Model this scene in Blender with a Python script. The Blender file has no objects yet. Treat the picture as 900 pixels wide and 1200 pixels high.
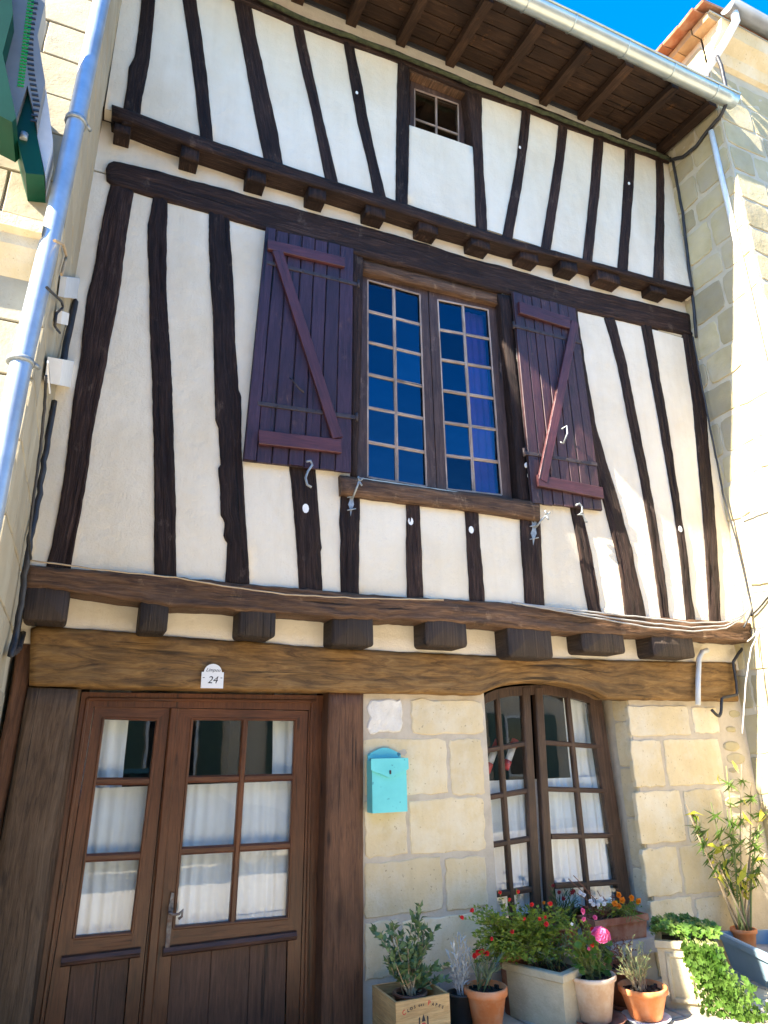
import bpy, bmesh, math, random
from mathutils import Vector, noise, Matrix
from math import radians, sin, cos, pi, sqrt
rnd = random.Random(7)
SC = bpy.context.scene
COL = SC.collection

# ------------------------------------------------------------------ camera, world, sun, exposure
CAM = Vector((0.0, -4.6, 1.6))
AX = Vector((0.91700183, 0.11545671, 0.38180807))     # world x, y, z axes seen in camera space (x right, y down, z forward)
AY = Vector((-0.39845528, 0.30945701, 0.8634059))
AZ = Vector((-0.01846718, -0.94387823, 0.32977698))
F = 803.5857                                            # focal length in pixels of the 900 x 1200 photograph
cam = bpy.data.cameras.new('camera'); co = bpy.data.objects.new('camera', cam); COL.objects.link(co)
cam.sensor_fit = 'VERTICAL'; cam.sensor_height = 24.0; cam.lens = F / 1200 * 24.0
cam.clip_start = 0.05; cam.clip_end = 5000
rx = Vector((AX[0], AY[0], AZ[0])); dn = Vector((AX[1], AY[1], AZ[1])); fw = Vector((AX[2], AY[2], AZ[2]))
rot = Matrix((rx, -dn, -fw)).transposed()
co.matrix_world = Matrix.Translation(CAM) @ rot.to_4x4()
SC.camera = co

SUN = Vector((-1.15, -0.235, 1.0)).normalized()         # towards the sun
el = math.asin(SUN.z); az = math.atan2(SUN.x, SUN.y)
w = bpy.data.worlds.new('World'); SC.world = w; w.use_nodes = True
nt = w.node_tree; bg = nt.nodes['Background']
sky = nt.nodes.new('ShaderNodeTexSky'); sky.sky_type = 'NISHITA'; sky.sun_disc = False
sky.sun_elevation = el; sky.sun_rotation = az; sky.altitude = 300; sky.air_density = 1.0; sky.dust_density = 0.3; sky.ozone_density = 3.0
hs = nt.nodes.new('ShaderNodeHueSaturation'); hs.inputs['Saturation'].default_value = 1.42
nt.links.new(sky.outputs[0], hs.inputs['Color']); nt.links.new(hs.outputs[0], bg.inputs[0])
bg.inputs[1].default_value = 0.09
sl = bpy.data.lights.new('sun', 'SUN'); sl.energy = 4.6; sl.angle = radians(0.5); sl.color = (1, 0.90, 0.72)
so = bpy.data.objects.new('sun', sl); COL.objects.link(so)
so.rotation_euler = (-SUN).to_track_quat('-Z', 'Y').to_euler()
so.location = (-6, -6, 14)
SC.view_settings.view_transform = 'Standard'; SC.view_settings.look = 'None'
SC.view_settings.exposure = 2.8; SC.view_settings.gamma = 1.0; SC.view_settings.use_curve_mapping = False
SC.cycles.max_bounces = 8; SC.cycles.diffuse_bounces = 5; SC.cycles.transparent_max_bounces = 12

# ------------------------------------------------------------------ measuring on the photograph
def ray(px, py):
    c = Vector((px - 450, py - 600, F)); return Vector((AX.dot(c), AY.dot(c), AZ.dot(c)))
def atY(p, y):
    r = ray(*p); return CAM + r * ((y - CAM.y) / r.y)
def atX(p, x):
    r = ray(*p); return CAM + r * ((x - CAM.x) / r.x)
def atZ(p, z=0.0):
    r = ray(*p); return CAM + r * ((z - CAM.z) / r.z)
def nz(x, y=0.0, z=0.0): return noise.noise(Vector((x, y, z)))

# ------------------------------------------------------------------ materials
class NT:
    def __init__(s, name):
        s.m = bpy.data.materials.new(name); s.m.use_nodes = True; s.t = s.m.node_tree; s.n = s.t.nodes
        s.b = s.n['Principled BSDF']; s.out = s.n['Material Output']
    def new(s, k, **kw):
        n = s.n.new(k)
        for a, v in kw.items(): setattr(n, a, v)
        return n
    def link(s, a, b): s.t.links.new(a, b)
    def coords(s, kind, scale):
        t = s.new('ShaderNodeTexCoord'); m = s.new('ShaderNodeMapping'); m.inputs['Scale'].default_value = scale
        s.link(t.outputs[kind], m.inputs['Vector']); return m.outputs[0]
    def noise(s, vec, scale, detail=5, rough=0.6, dist=0.0):
        n = s.new('ShaderNodeTexNoise'); n.inputs['Scale'].default_value = scale; n.inputs['Detail'].default_value = detail
        n.inputs['Roughness'].default_value = rough; n.inputs['Distortion'].default_value = dist
        s.link(vec, n.inputs['Vector']); return n.outputs['Fac']
    def ramp(s, fac, stops):
        r = s.new('ShaderNodeValToRGB'); e = r.color_ramp.elements
        while len(e) < len(stops): e.new(0.5)
        for q, (p, c) in zip(e, stops):
            q.position = p; q.color = (*c, 1) if len(c) == 3 else c
        s.link(fac, r.inputs[0]); return r.outputs[0]
    def mix(s, fac, a, b, kind='MIX'):
        m = s.new('ShaderNodeMix', data_type='RGBA', blend_type=kind)
        for i, v in ((0, fac), (6, a), (7, b)):
            if hasattr(v, 'is_output'): s.link(v, m.inputs[i])
            elif i == 0: m.inputs[0].default_value = v
            else: m.inputs[i].default_value = (*v, 1)
        return m.outputs[2]
    def bump(s, h, strength, dist=0.01, prev=None):
        b = s.new('ShaderNodeBump'); b.inputs['Strength'].default_value = strength; b.inputs['Distance'].default_value = dist
        s.link(h, b.inputs['Height'])
        if prev: s.link(prev, b.inputs['Normal'])
        return b.outputs[0]
    def objrand(s, lo, hi):
        o = s.new('ShaderNodeObjectInfo'); m = s.new('ShaderNodeMapRange'); m.inputs[3].default_value = lo; m.inputs[4].default_value = hi
        s.link(o.outputs['Random'], m.inputs[0])
        c = s.new('ShaderNodeCombineColor')
        for i in range(3): s.link(m.outputs[0], c.inputs[i])
        return c.outputs[0]
    def fin(s, col, rough=0.8, nrm=None, metal=0.0, spec=0.5):
        if hasattr(col, 'is_output'): s.link(col, s.b.inputs['Base Color'])
        else: s.b.inputs['Base Color'].default_value = (*col, 1)
        if hasattr(rough, 'is_output'): s.link(rough, s.b.inputs['Roughness'])
        else: s.b.inputs['Roughness'].default_value = rough
        s.b.inputs['Metallic'].default_value = metal; s.b.inputs['Specular IOR Level'].default_value = spec
        if nrm: s.link(nrm, s.b.inputs['Normal'])
        return s.m

def wood(name, dark, mid, light, rough=0.6, bump=0.5, spec=0.5, rand=(0.8, 1.2), grain=55, wear=None):
    t = NT(name)
    g = t.noise(t.coords('UV', (grain, 3.2, 1)), 1.0, 9, 0.68, 1.2)
    f = t.noise(t.coords('UV', (grain * 4.5, 9, 1)), 1.0, 5, 0.7)
    pt = t.noise(t.coords('Object', (1, 1, 1)), 2.3, 5, 0.6)
    col = t.ramp(g, [(0.28, dark), (0.5, mid), (0.74, light)])
    col = t.mix(0.65, col, t.ramp(pt, [(0.3, (0.45,) * 3), (0.7, (1.35,) * 3)]), 'MULTIPLY')
    col = t.mix(1.0, col, t.objrand(*rand), 'MULTIPLY')
    col = t.mix(0.55, col, t.ramp(f, [(0.25, (0.45,) * 3), (0.75, (1.5,) * 3)]), 'MULTIPLY')
    vo = t.new('ShaderNodeTexVoronoi'); vo.inputs['Scale'].default_value = 1.0; vo.inputs['Randomness'].default_value = 1.0
    t.link(t.coords('UV', (7.0, 1.9, 1)), vo.inputs['Vector'])
    col = t.mix(0.8, col, t.ramp(vo.outputs['Distance'], [(0.04, (0.22,) * 3), (0.085, (0.55,) * 3), (0.13, (1, 1, 1))]), 'MULTIPLY')
    crack = t.ramp(t.noise(t.coords('UV', (grain * 0.8, 0.9, 1)), 1.0, 3, 0.5, 0.3), [(0.30, (0, 0, 0)), (0.36, (1, 1, 1))])
    col = t.mix(0.75, col, crack, 'MULTIPLY')
    if wear:
        wf = t.ramp(t.noise(t.coords('Object', (1, 1, 0.5)), 9, 6, 0.7), [(0.60, (0, 0, 0)), (0.72, (1, 1, 1))])
        wf2 = t.mix(1.0, wf, t.ramp(f, [(0.4, (0, 0, 0)), (0.6, (1, 1, 1))]), 'MULTIPLY')
        col = t.mix(wf2, col, wear)
    n1 = t.bump(g, bump, 0.012); n2 = t.bump(f, bump * 0.6, 0.006, n1); n3 = t.bump(crack, bump, 0.010, n2)
    r = t.ramp(f, [(0.3, (rough - 0.12,) * 3), (0.7, (min(1, rough + 0.15),) * 3)])
    return t.fin(col, r, n3, 0, spec)

def matte(name, c1, c2, scale=6, rough=0.85, bump=0.3, bscale=60, bdist=0.01, metal=0.0, spec=0.4, rand=None, c3=None, s3=1.2, speck=None, streak=0.0):
    t = NT(name); v = t.coords('Object', (1, 1, 1))
    col = t.ramp(t.noise(v, scale, 6, 0.62), [(0.3, c1), (0.7, c2)])
    if c3: col = t.mix(t.ramp(t.noise(v, s3, 5, 0.65), [(0.45, (0, 0, 0)), (0.7, (1, 1, 1))]), col, c3)
    if speck:
        col = t.mix(t.ramp(t.noise(v, bscale * 0.8, 2, 0.5), [(0.68, (0, 0, 0)), (0.74, (1, 1, 1))]), col, speck)
    if streak: col = t.mix(streak, col, t.ramp(t.noise(t.coords('Object', (5, 5, 0.55)), 1.6, 6, 0.65), [(0.38, (0.62, 0.56, 0.48)), (0.55, (1, 1, 1))]), 'MULTIPLY')
    if rand: col = t.mix(1.0, col, t.objrand(*rand), 'MULTIPLY')
    n = t.bump(t.noise(v, bscale, 5, 0.65), bump, bdist)
    if bump > 0.2: n = t.bump(t.noise(v, bscale / 7, 4, 0.6), bump, bdist * 2.5, n)
    return t.fin(col, rough, n, metal, spec)

def glassmat(name, ior=1.5, tint=(0.9, 0.95, 0.95), wav=0.012, refl=(1, 1, 1), vary=False):
    t = NT(name); t.n.remove(t.b)
    lw = t.new('ShaderNodeLayerWeight'); lw.inputs[0].default_value = 0.5
    pw = t.new('ShaderNodeMath', operation='POWER'); t.link(lw.outputs['Facing'], pw.inputs[0]); pw.inputs[1].default_value = 4.0
    fr = t.new('ShaderNodeMath', operation='MULTIPLY_ADD'); t.link(pw.outputs[0], fr.inputs[0]); f0 = ((ior - 1) / (ior + 1)) ** 2; fr.inputs[1].default_value = 1 - f0; fr.inputs[2].default_value = f0
    tr = t.new('ShaderNodeBsdfTransparent'); tr.inputs[0].default_value = (*tint, 1)
    gl = t.new('ShaderNodeBsdfGlossy'); gl.inputs['Roughness'].default_value = 0.015; gl.inputs[0].default_value = (*refl, 1)
    n = t.bump(t.noise(t.coords('Object', (1, 1, 1)), 5, 2, 0.5), wav, 0.02)
    t.link(n, gl.inputs['Normal'])
    m = t.new('ShaderNodeMixShader'); t.link(fr.outputs[0], m.inputs[0]); t.link(tr.outputs[0], m.inputs[1]); t.link(gl.outputs[0], m.inputs[2])
    t.link(m.outputs[0], t.out.inputs[0])
    if vary: t.link(t.mix(1.0, refl, t.objrand(0.45, 1.35), 'MULTIPLY'), gl.inputs[0])
    return t.m

def leafmat(name, c1, c2, rough=0.45, scale=14, trans=0.35):
    t = NT(name); v = t.coords('Object', (1, 1, 1))
    col = t.ramp(t.noise(v, scale, 3, 0.6), [(0.3, c1), (0.7, c2)])
    t.fin(col, rough, None, 0, 0.4)
    tl = t.new('ShaderNodeBsdfTranslucent'); t.link(col, tl.inputs[0])
    m = t.new('ShaderNodeMixShader'); m.inputs[0].default_value = trans
    t.link(t.b.outputs[0], m.inputs[1]); t.link(tl.outputs[0], m.inputs[2]); t.link(m.outputs[0], t.out.inputs[0]); return t.m

M = {}
M['plaster'] = matte('lime_plaster', (0.74, 0.665, 0.53), (0.79, 0.715, 0.58), 3, 0.9, 0.45, 85, 0.009, c3=(0.69, 0.59, 0.43), s3=0.8, streak=0.11)
M['timber'] = wood('dark_timber', (0.006, 0.003, 0.002), (0.022, 0.011, 0.008), (0.075, 0.042, 0.030), 0.65, 1.0, 0.22, (0.7, 1.5), 70, wear=(0.15, 0.105, 0.08))
M['sole'] = wood('brown_beam', (0.024, 0.012, 0.006), (0.105, 0.054, 0.028), (0.22, 0.13, 0.075), 0.62, 0.9, 0.3, (0.95, 1.1), 40, wear=(0.30, 0.20, 0.12))
M['joist'] = wood('joist_end_wood', (0.012, 0.008, 0.006), (0.035, 0.022, 0.016), (0.075, 0.05, 0.035), 0.7, 0.9, 0.4)
M['lintel'] = wood('golden_oak', (0.045, 0.021, 0.006), (0.20, 0.105, 0.031), (0.34, 0.20, 0.072), 0.6, 0.5, 0.3, (0.95, 1.05), 22)
M['post'] = wood('post_oak', (0.05, 0.022, 0.010), (0.125, 0.056, 0.027), (0.18, 0.09, 0.045), 0.65, 0.5, 0.35, (0.95, 1.05), 40)
M['greypost'] = wood('grey_oak', (0.045, 0.028, 0.016), (0.115, 0.070, 0.040), (0.17, 0.115, 0.072), 0.7, 0.5, 0.3, (0.95, 1.05), 40)
M['door'] = wood('door_varnish', (0.050, 0.016, 0.006), (0.115, 0.039, 0.014), (0.16, 0.060, 0.023), 0.36, 0.16, 0.45, (0.92, 1.08), 45)
M['panel'] = wood('door_panel_wood', (0.035, 0.015, 0.009), (0.08, 0.034, 0.019), (0.125, 0.062, 0.038), 0.5, 0.35, 0.45, (0.9, 1.1), 40)
M['winframe'] = wood('window_brown_paint', (0.03, 0.017, 0.013), (0.065, 0.035, 0.026), (0.12, 0.075, 0.058), 0.55, 0.4, 0.4, (0.9, 1.1), 45, wear=(0.25, 0.17, 0.13))
M['putty'] = wood('worn_glazing_bar', (0.16, 0.10, 0.075), (0.36, 0.27, 0.22), (0.56, 0.47, 0.41), 0.7, 0.4, 0.3, (0.9, 1.1), 60)
M['gwin'] = wood('ground_window_wood', (0.025, 0.012, 0.007), (0.065, 0.033, 0.018), (0.11, 0.062, 0.035), 0.5, 0.4, 0.45, (0.9, 1.1), 45)
M['shutter'] = wood('shutter_paint', (0.018, 0.008, 0.013), (0.038, 0.016, 0.028), (0.066, 0.034, 0.052), 0.5, 0.45, 0.4, (0.8, 1.2), 45, wear=(0.15, 0.075, 0.06))
M['shutter_red'] = wood('shutter_red_paint', (0.022, 0.008, 0.009), (0.047, 0.015, 0.018), (0.08, 0.033, 0.034), 0.45, 0.45, 0.5, (0.8, 1.2), 45, wear=(0.24, 0.12, 0.08))
M['brace'] = wood('shutter_brace_paint', (0.04, 0.010, 0.013), (0.075, 0.020, 0.024), (0.115, 0.038, 0.038), 0.45, 0.3, 0.5, (0.9, 1.1), 40)
M['soffit'] = wood('soffit_board', (0.014, 0.007, 0.004), (0.038, 0.019, 0.010), (0.07, 0.038, 0.02), 0.75, 0.5, 0.25, (0.75, 1.25), 30, wear=(0.17, 0.07, 0.02))
M['stone'] = matte('cream_limestone', (0.61, 0.49, 0.285), (0.70, 0.58, 0.365), 4.5, 0.9, 0.5, 60, 0.008, rand=(0.86, 1.08), c3=(0.70, 0.63, 0.48), s3=3.2, speck=(0.42, 0.33, 0.21), streak=0.10)
M['palestone'] = matte('pale_limestone', (0.33, 0.285, 0.20), (0.43, 0.385, 0.285), 3.2, 0.9, 0.35, 60, 0.006, rand=(0.86, 1.08), c3=(0.36, 0.30, 0.20), s3=1.8, speck=(0.35, 0.29, 0.2))
M['whitestone'] = matte('rough_white_stone', (0.66, 0.61, 0.52), (0.80, 0.76, 0.68), 9, 0.95, 0.8, 45, 0.012)
M['rubble'] = matte('yellow_rubble_stone', (0.38, 0.32, 0.18), (0.50, 0.43, 0.26), 4, 0.9, 0.45, 50, 0.008, rand=(0.75, 1.15), c3=(0.42, 0.37, 0.27), s3=2.5)
M['mortar'] = matte('grey_mortar', (0.44, 0.375, 0.285), (0.56, 0.49, 0.385), 8, 0.95, 0.5, 55, 0.008)
M['mortar_pale'] = matte('pale_mortar', (0.44, 0.39, 0.29), (0.54, 0.49, 0.37), 5, 0.95, 0.55, 35, 0.012)
M['cement'] = matte('grey_cement', (0.30, 0.28, 0.25), (0.44, 0.41, 0.37), 7, 0.95, 0.4, 40, 0.01)
M['zinc'] = matte('zinc_gutter', (0.42, 0.47, 0.45), (0.56, 0.60, 0.57), 5, 0.36, 0.06, 30, 0.004, metal=0.75)
M['zincdark'] = matte('dark_zinc', (0.16, 0.17, 0.18), (0.24, 0.25, 0.26), 5, 0.45, 0.06, 30, 0.004, metal=0.6)
M['pipe'] = matte('zinc_pipe', (0.34, 0.40, 0.47), (0.46, 0.52, 0.58), 9, 0.42, 0.12, 14, 0.006, metal=0.55, c3=(0.30, 0.34, 0.38), s3=3)
M['galv'] = matte('galvanised_iron', (0.20, 0.22, 0.23), (0.42, 0.45, 0.46), 40, 0.5, 0.15, 80, 0.003, metal=0.5)
M['rusty'] = matte('rusty_plate', (0.10, 0.085, 0.075), (0.30, 0.27, 0.24), 40, 0.6, 0.2, 80, 0.003, metal=0.3, c3=(0.16, 0.08, 0.05), s3=25)
M['iron'] = matte('dark_iron', (0.035, 0.028, 0.03), (0.075, 0.055, 0.055), 30, 0.55, 0.2, 80, 0.003, metal=0.3)
M['whitepaint'] = matte('white_paint', (0.72, 0.72, 0.70), (0.82, 0.82, 0.80), 12, 0.5, 0.05, 60, 0.003)
M['greyplastic'] = matte('grey_plastic', (0.50, 0.53, 0.56), (0.60, 0.63, 0.66), 12, 0.5, 0.03, 60, 0.003)
M['blackcable'] = matte('black_cable', (0.018, 0.018, 0.02), (0.04, 0.04, 0.045), 12, 0.5, 0.2, 60, 0.004)
M['greycable'] = matte('grey_cable', (0.26, 0.26, 0.26), (0.38, 0.37, 0.35), 12, 0.55, 0.1, 60, 0.003)
M['tancable'] = matte('tan_cable', (0.40, 0.28, 0.16), (0.55, 0.42, 0.27), 12, 0.6, 0.1, 60, 0.003)
M['moss'] = matte('mossy_rope', (0.02, 0.025, 0.012), (0.075, 0.085, 0.04), 18, 0.95, 0.8, 50, 0.012)
M['mailbox'] = matte('turquoise_enamel', (0.13, 0.56, 0.56), (0.17, 0.66, 0.65), 5, 0.38, 0.05, 30, 0.003, speck=(0.04, 0.2, 0.25))
M['mailin'] = matte('turquoise_inner', (0.06, 0.30, 0.38), (0.08, 0.36, 0.44), 5, 0.5, 0.05, 30, 0.003)
M['ink'] = matte('black_ink', (0.02, 0.02, 0.025), (0.03, 0.03, 0.035), 5, 0.6, 0.02)
M['redink'] = matte('red_ink', (0.55, 0.04, 0.03), (0.62, 0.06, 0.04), 5, 0.6, 0.02)
M['crate'] = wood('pine_crate', (0.45, 0.25, 0.09), (0.58, 0.36, 0.15), (0.66, 0.45, 0.21), 0.6, 0.2, 0.3, (0.95, 1.05), 26)
M['terracotta'] = matte('terracotta', (0.56, 0.17, 0.05), (0.68, 0.25, 0.09), 8, 0.85, 0.2, 60, 0.004, c3=(0.62, 0.31, 0.17), s3=9)
M['clay'] = matte('pale_clay', (0.50, 0.33, 0.22), (0.64, 0.47, 0.34), 7, 0.88, 0.25, 60, 0.004, c3=(0.66, 0.55, 0.44), s3=8)
M['browner'] = matte('brown_clay', (0.22, 0.075, 0.04), (0.32, 0.12, 0.065), 8, 0.85, 0.2, 60, 0.004, c3=(0.36, 0.2, 0.13), s3=9)
M['brownplastic'] = matte('brown_plastic', (0.09, 0.035, 0.022), (0.12, 0.05, 0.03), 6, 0.45, 0.03)
M['blackplastic'] = matte('black_plastic', (0.014, 0.014, 0.016), (0.028, 0.028, 0.03), 6, 0.5, 0.05)
M['concrete'] = matte('cream_cast_stone', (0.42, 0.35, 0.23), (0.54, 0.47, 0.33), 5, 0.92, 0.45, 60, 0.008, c3=(0.33, 0.28, 0.19), s3=3)
M['blueplanter'] = matte('blue_grey_plastic', (0.22, 0.32, 0.40), (0.28, 0.39, 0.47), 5, 0.55, 0.05, 30, 0.003)
M['soil'] = matte('soil', (0.018, 0.012, 0.008), (0.055, 0.038, 0.026), 30, 1.0, 0.8, 70, 0.015)
M['curtain'] = matte('white_curtain', (0.78, 0.78, 0.77), (0.84, 0.84, 0.83), 10, 0.9, 0.1, 150, 0.002)
M['purple'] = matte('purple_curtain', (0.34, 0.12, 0.34), (0.42, 0.16, 0.42), 6, 0.9, 0.1, 90, 0.002)
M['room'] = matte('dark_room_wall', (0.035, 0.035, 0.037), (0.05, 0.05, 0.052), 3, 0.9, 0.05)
M['glass'] = glassmat('window_glass', 1.62, (0.95, 0.97, 0.97))
M['skyglass'] = glassmat('old_upper_glass', 1.68, (0.62, 0.72, 0.80), 0.25, (0.55, 0.70, 0.95), True)
M['dullglass'] = glassmat('dusty_glass', 1.9, (0.7, 0.72, 0.68), 0.3)
M['bark'] = matte('stem_bark', (0.30, 0.22, 0.13), (0.46, 0.36, 0.23), 20, 0.9, 0.3)
M['greenstem'] = matte('green_stem', (0.10, 0.14, 0.04), (0.20, 0.22, 0.08), 20, 0.8, 0.1)
M['brownstem'] = matte('dry_stem', (0.14, 0.06, 0.035), (0.24, 0.12, 0.07), 20, 0.8, 0.1)
M['olean'] = leafmat('oleander_leaf', (0.035, 0.085, 0.012), (0.13, 0.21, 0.03))
M['yellowleaf'] = leafmat('yellow_leaf', (0.42, 0.42, 0.03), (0.58, 0.52, 0.05))
M['ivyleaf'] = leafmat('ivy_leaf', (0.035, 0.10, 0.010), (0.16, 0.27, 0.05), 0.4, 9)
M['jade'] = leafmat('grey_green_leaf', (0.07, 0.13, 0.045), (0.17, 0.25, 0.11), 0.5, 12, 0.2)
M['silver'] = leafmat('silver_leaf', (0.40, 0.42, 0.42), (0.60, 0.62, 0.62), 0.8, 12, 0.15)
M['bluegreen'] = leafmat('blue_green_leaf', (0.07, 0.13, 0.08), (0.20, 0.26, 0.17), 0.6, 12, 0.2)
M['salvia'] = leafmat('bright_green_leaf', (0.07, 0.14, 0.012), (0.28, 0.36, 0.05), 0.5, 10)
M['darkleaf'] = leafmat('dark_green_leaf', (0.02, 0.05, 0.015), (0.05, 0.10, 0.03), 0.5, 12, 0.2)
M['geran'] = leafmat('geranium_leaf', (0.05, 0.12, 0.015), (0.13, 0.24, 0.04), 0.5, 14)
M['lavender'] = leafmat('lavender_leaf', (0.22, 0.28, 0.10), (0.42, 0.45, 0.22), 0.7, 12, 0.2)
M['dryleaf'] = leafmat('dry_red_leaf', (0.16, 0.05, 0.03), (0.28, 0.11, 0.06), 0.7, 12, 0.2)
M['red'] = leafmat('red_petal', (0.55, 0.015, 0.02), (0.75, 0.04, 0.04), 0.5, 20, 0.3)
M['darkred'] = leafmat('dark_red_petal', (0.16, 0.01, 0.015), (0.3, 0.02, 0.03), 0.5, 20, 0.3)
M['pink'] = leafmat('pink_petal', (0.75, 0.08, 0.28), (0.85, 0.22, 0.42), 0.5, 20, 0.3)
M['orange'] = leafmat('orange_petal', (0.75, 0.20, 0.01), (0.85, 0.34, 0.02), 0.5, 20, 0.3)
M['whitepetal'] = leafmat('white_petal', (0.75, 0.75, 0.8), (0.85, 0.85, 0.86), 0.5, 20, 0.3)
M['slab'] = matte('grey_paving_stone', (0.36, 0.315, 0.25), (0.50, 0.44, 0.355), 5, 0.85, 0.35, 45, 0.006, rand=(0.85, 1.12), c3=(0.45, 0.41, 0.34), s3=2)
M['asphalt'] = matte('asphalt', (0.36, 0.31, 0.245), (0.46, 0.40, 0.32), 4, 0.9, 0.5, 120, 0.006)
M['ground'] = matte('town_ground', (0.20, 0.18, 0.15), (0.28, 0.25, 0.21), 2, 0.95, 0.3, 20, 0.01)
M['rooftile'] = matte('clay_roof_tile', (0.20, 0.075, 0.035), (0.32, 0.14, 0.07), 6, 0.9, 0.3, 50, 0.006, rand=(0.75, 1.25), c3=(0.30, 0.19, 0.12), s3=6)
M['paletile'] = matte('pale_clay_tile', (0.30, 0.20, 0.10), (0.42, 0.30, 0.17), 6, 0.9, 0.3, 50, 0.006, rand=(0.85, 1.15))
M['signgreen'] = matte('dark_green_enamel', (0.002, 0.035, 0.021), (0.003, 0.05, 0.030), 4, 0.45, 0.03, 20, 0.002, spec=0.2)
M['signteal'] = matte('teal_steel_plate', (0.006, 0.085, 0.10), (0.01, 0.12, 0.14), 6, 0.45, 0.08, 30, 0.003)
M['ledgrey'] = matte('grey_led_mask', (0.16, 0.165, 0.165), (0.21, 0.215, 0.21), 5, 0.55, 0.05, 60, 0.003)
M['louvre'] = matte('black_louvre', (0.015, 0.015, 0.016), (0.03, 0.03, 0.032), 5, 0.5, 0.05, 60, 0.003)
t = NT('green_led'); t.b.inputs['Base Color'].default_value = (0.003, 0.11, 0.025, 1); t.b.inputs['Emission Color'].default_value = (0.0, 0.9, 0.10, 1); t.b.inputs['Emission Strength'].default_value = 0.025; M['led'] = t.m
M['carpaint'] = matte('dark_car_paint', (0.012, 0.03, 0.03), (0.016, 0.038, 0.038), 3, 0.2, 0.0, 10, 0.001, metal=0.2, spec=0.8)
M['carglass'] = matte('car_glass', (0.01, 0.012, 0.013), (0.014, 0.016, 0.017), 3, 0.06, 0.0, 10, 0.001, spec=0.8)
M['rubber'] = matte('tyre_rubber', (0.012, 0.012, 0.012), (0.022, 0.022, 0.022), 20, 0.85, 0.2)
M['alloy'] = matte('wheel_alloy', (0.4, 0.41, 0.42), (0.5, 0.51, 0.52), 8, 0.35, 0.02, metal=0.8)
M['render'] = matte('cream_render', (0.56, 0.47, 0.34), (0.66, 0.57, 0.43), 2, 0.95, 0.3, 40, 0.008)
M['greenpaint'] = matte('green_shutter_paint', (0.05, 0.09, 0.07), (0.07, 0.12, 0.09), 6, 0.5, 0.05)

# ------------------------------------------------------------------ mesh helpers
ORG = {}
def link(o, parent=None):
    COL.objects.link(o)
    if parent is not None: o.parent = parent
    return o
def empty(name, loc, label=None, cat=None, group=None):
    o = bpy.data.objects.new(name, None); o.empty_display_size = 0.1; o.location = loc; link(o); ORG[o.name] = Vector(loc)
    if label: o['label'] = label
    if cat: o['category'] = cat
    if group: o['group'] = group
    return o
def tag(o, label=None, cat=None, group=None, kind=None):
    if group is None: group = {'curtain': 'curtains behind the panes', 'saucer': 'saucers under the flower pots', 'cable': 'cables and wires on the walls'}.get(cat)
    if label: o['label'] = label
    if cat: o['category'] = cat
    if group: o['group'] = group
    if kind: o['kind'] = kind
    return o

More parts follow.
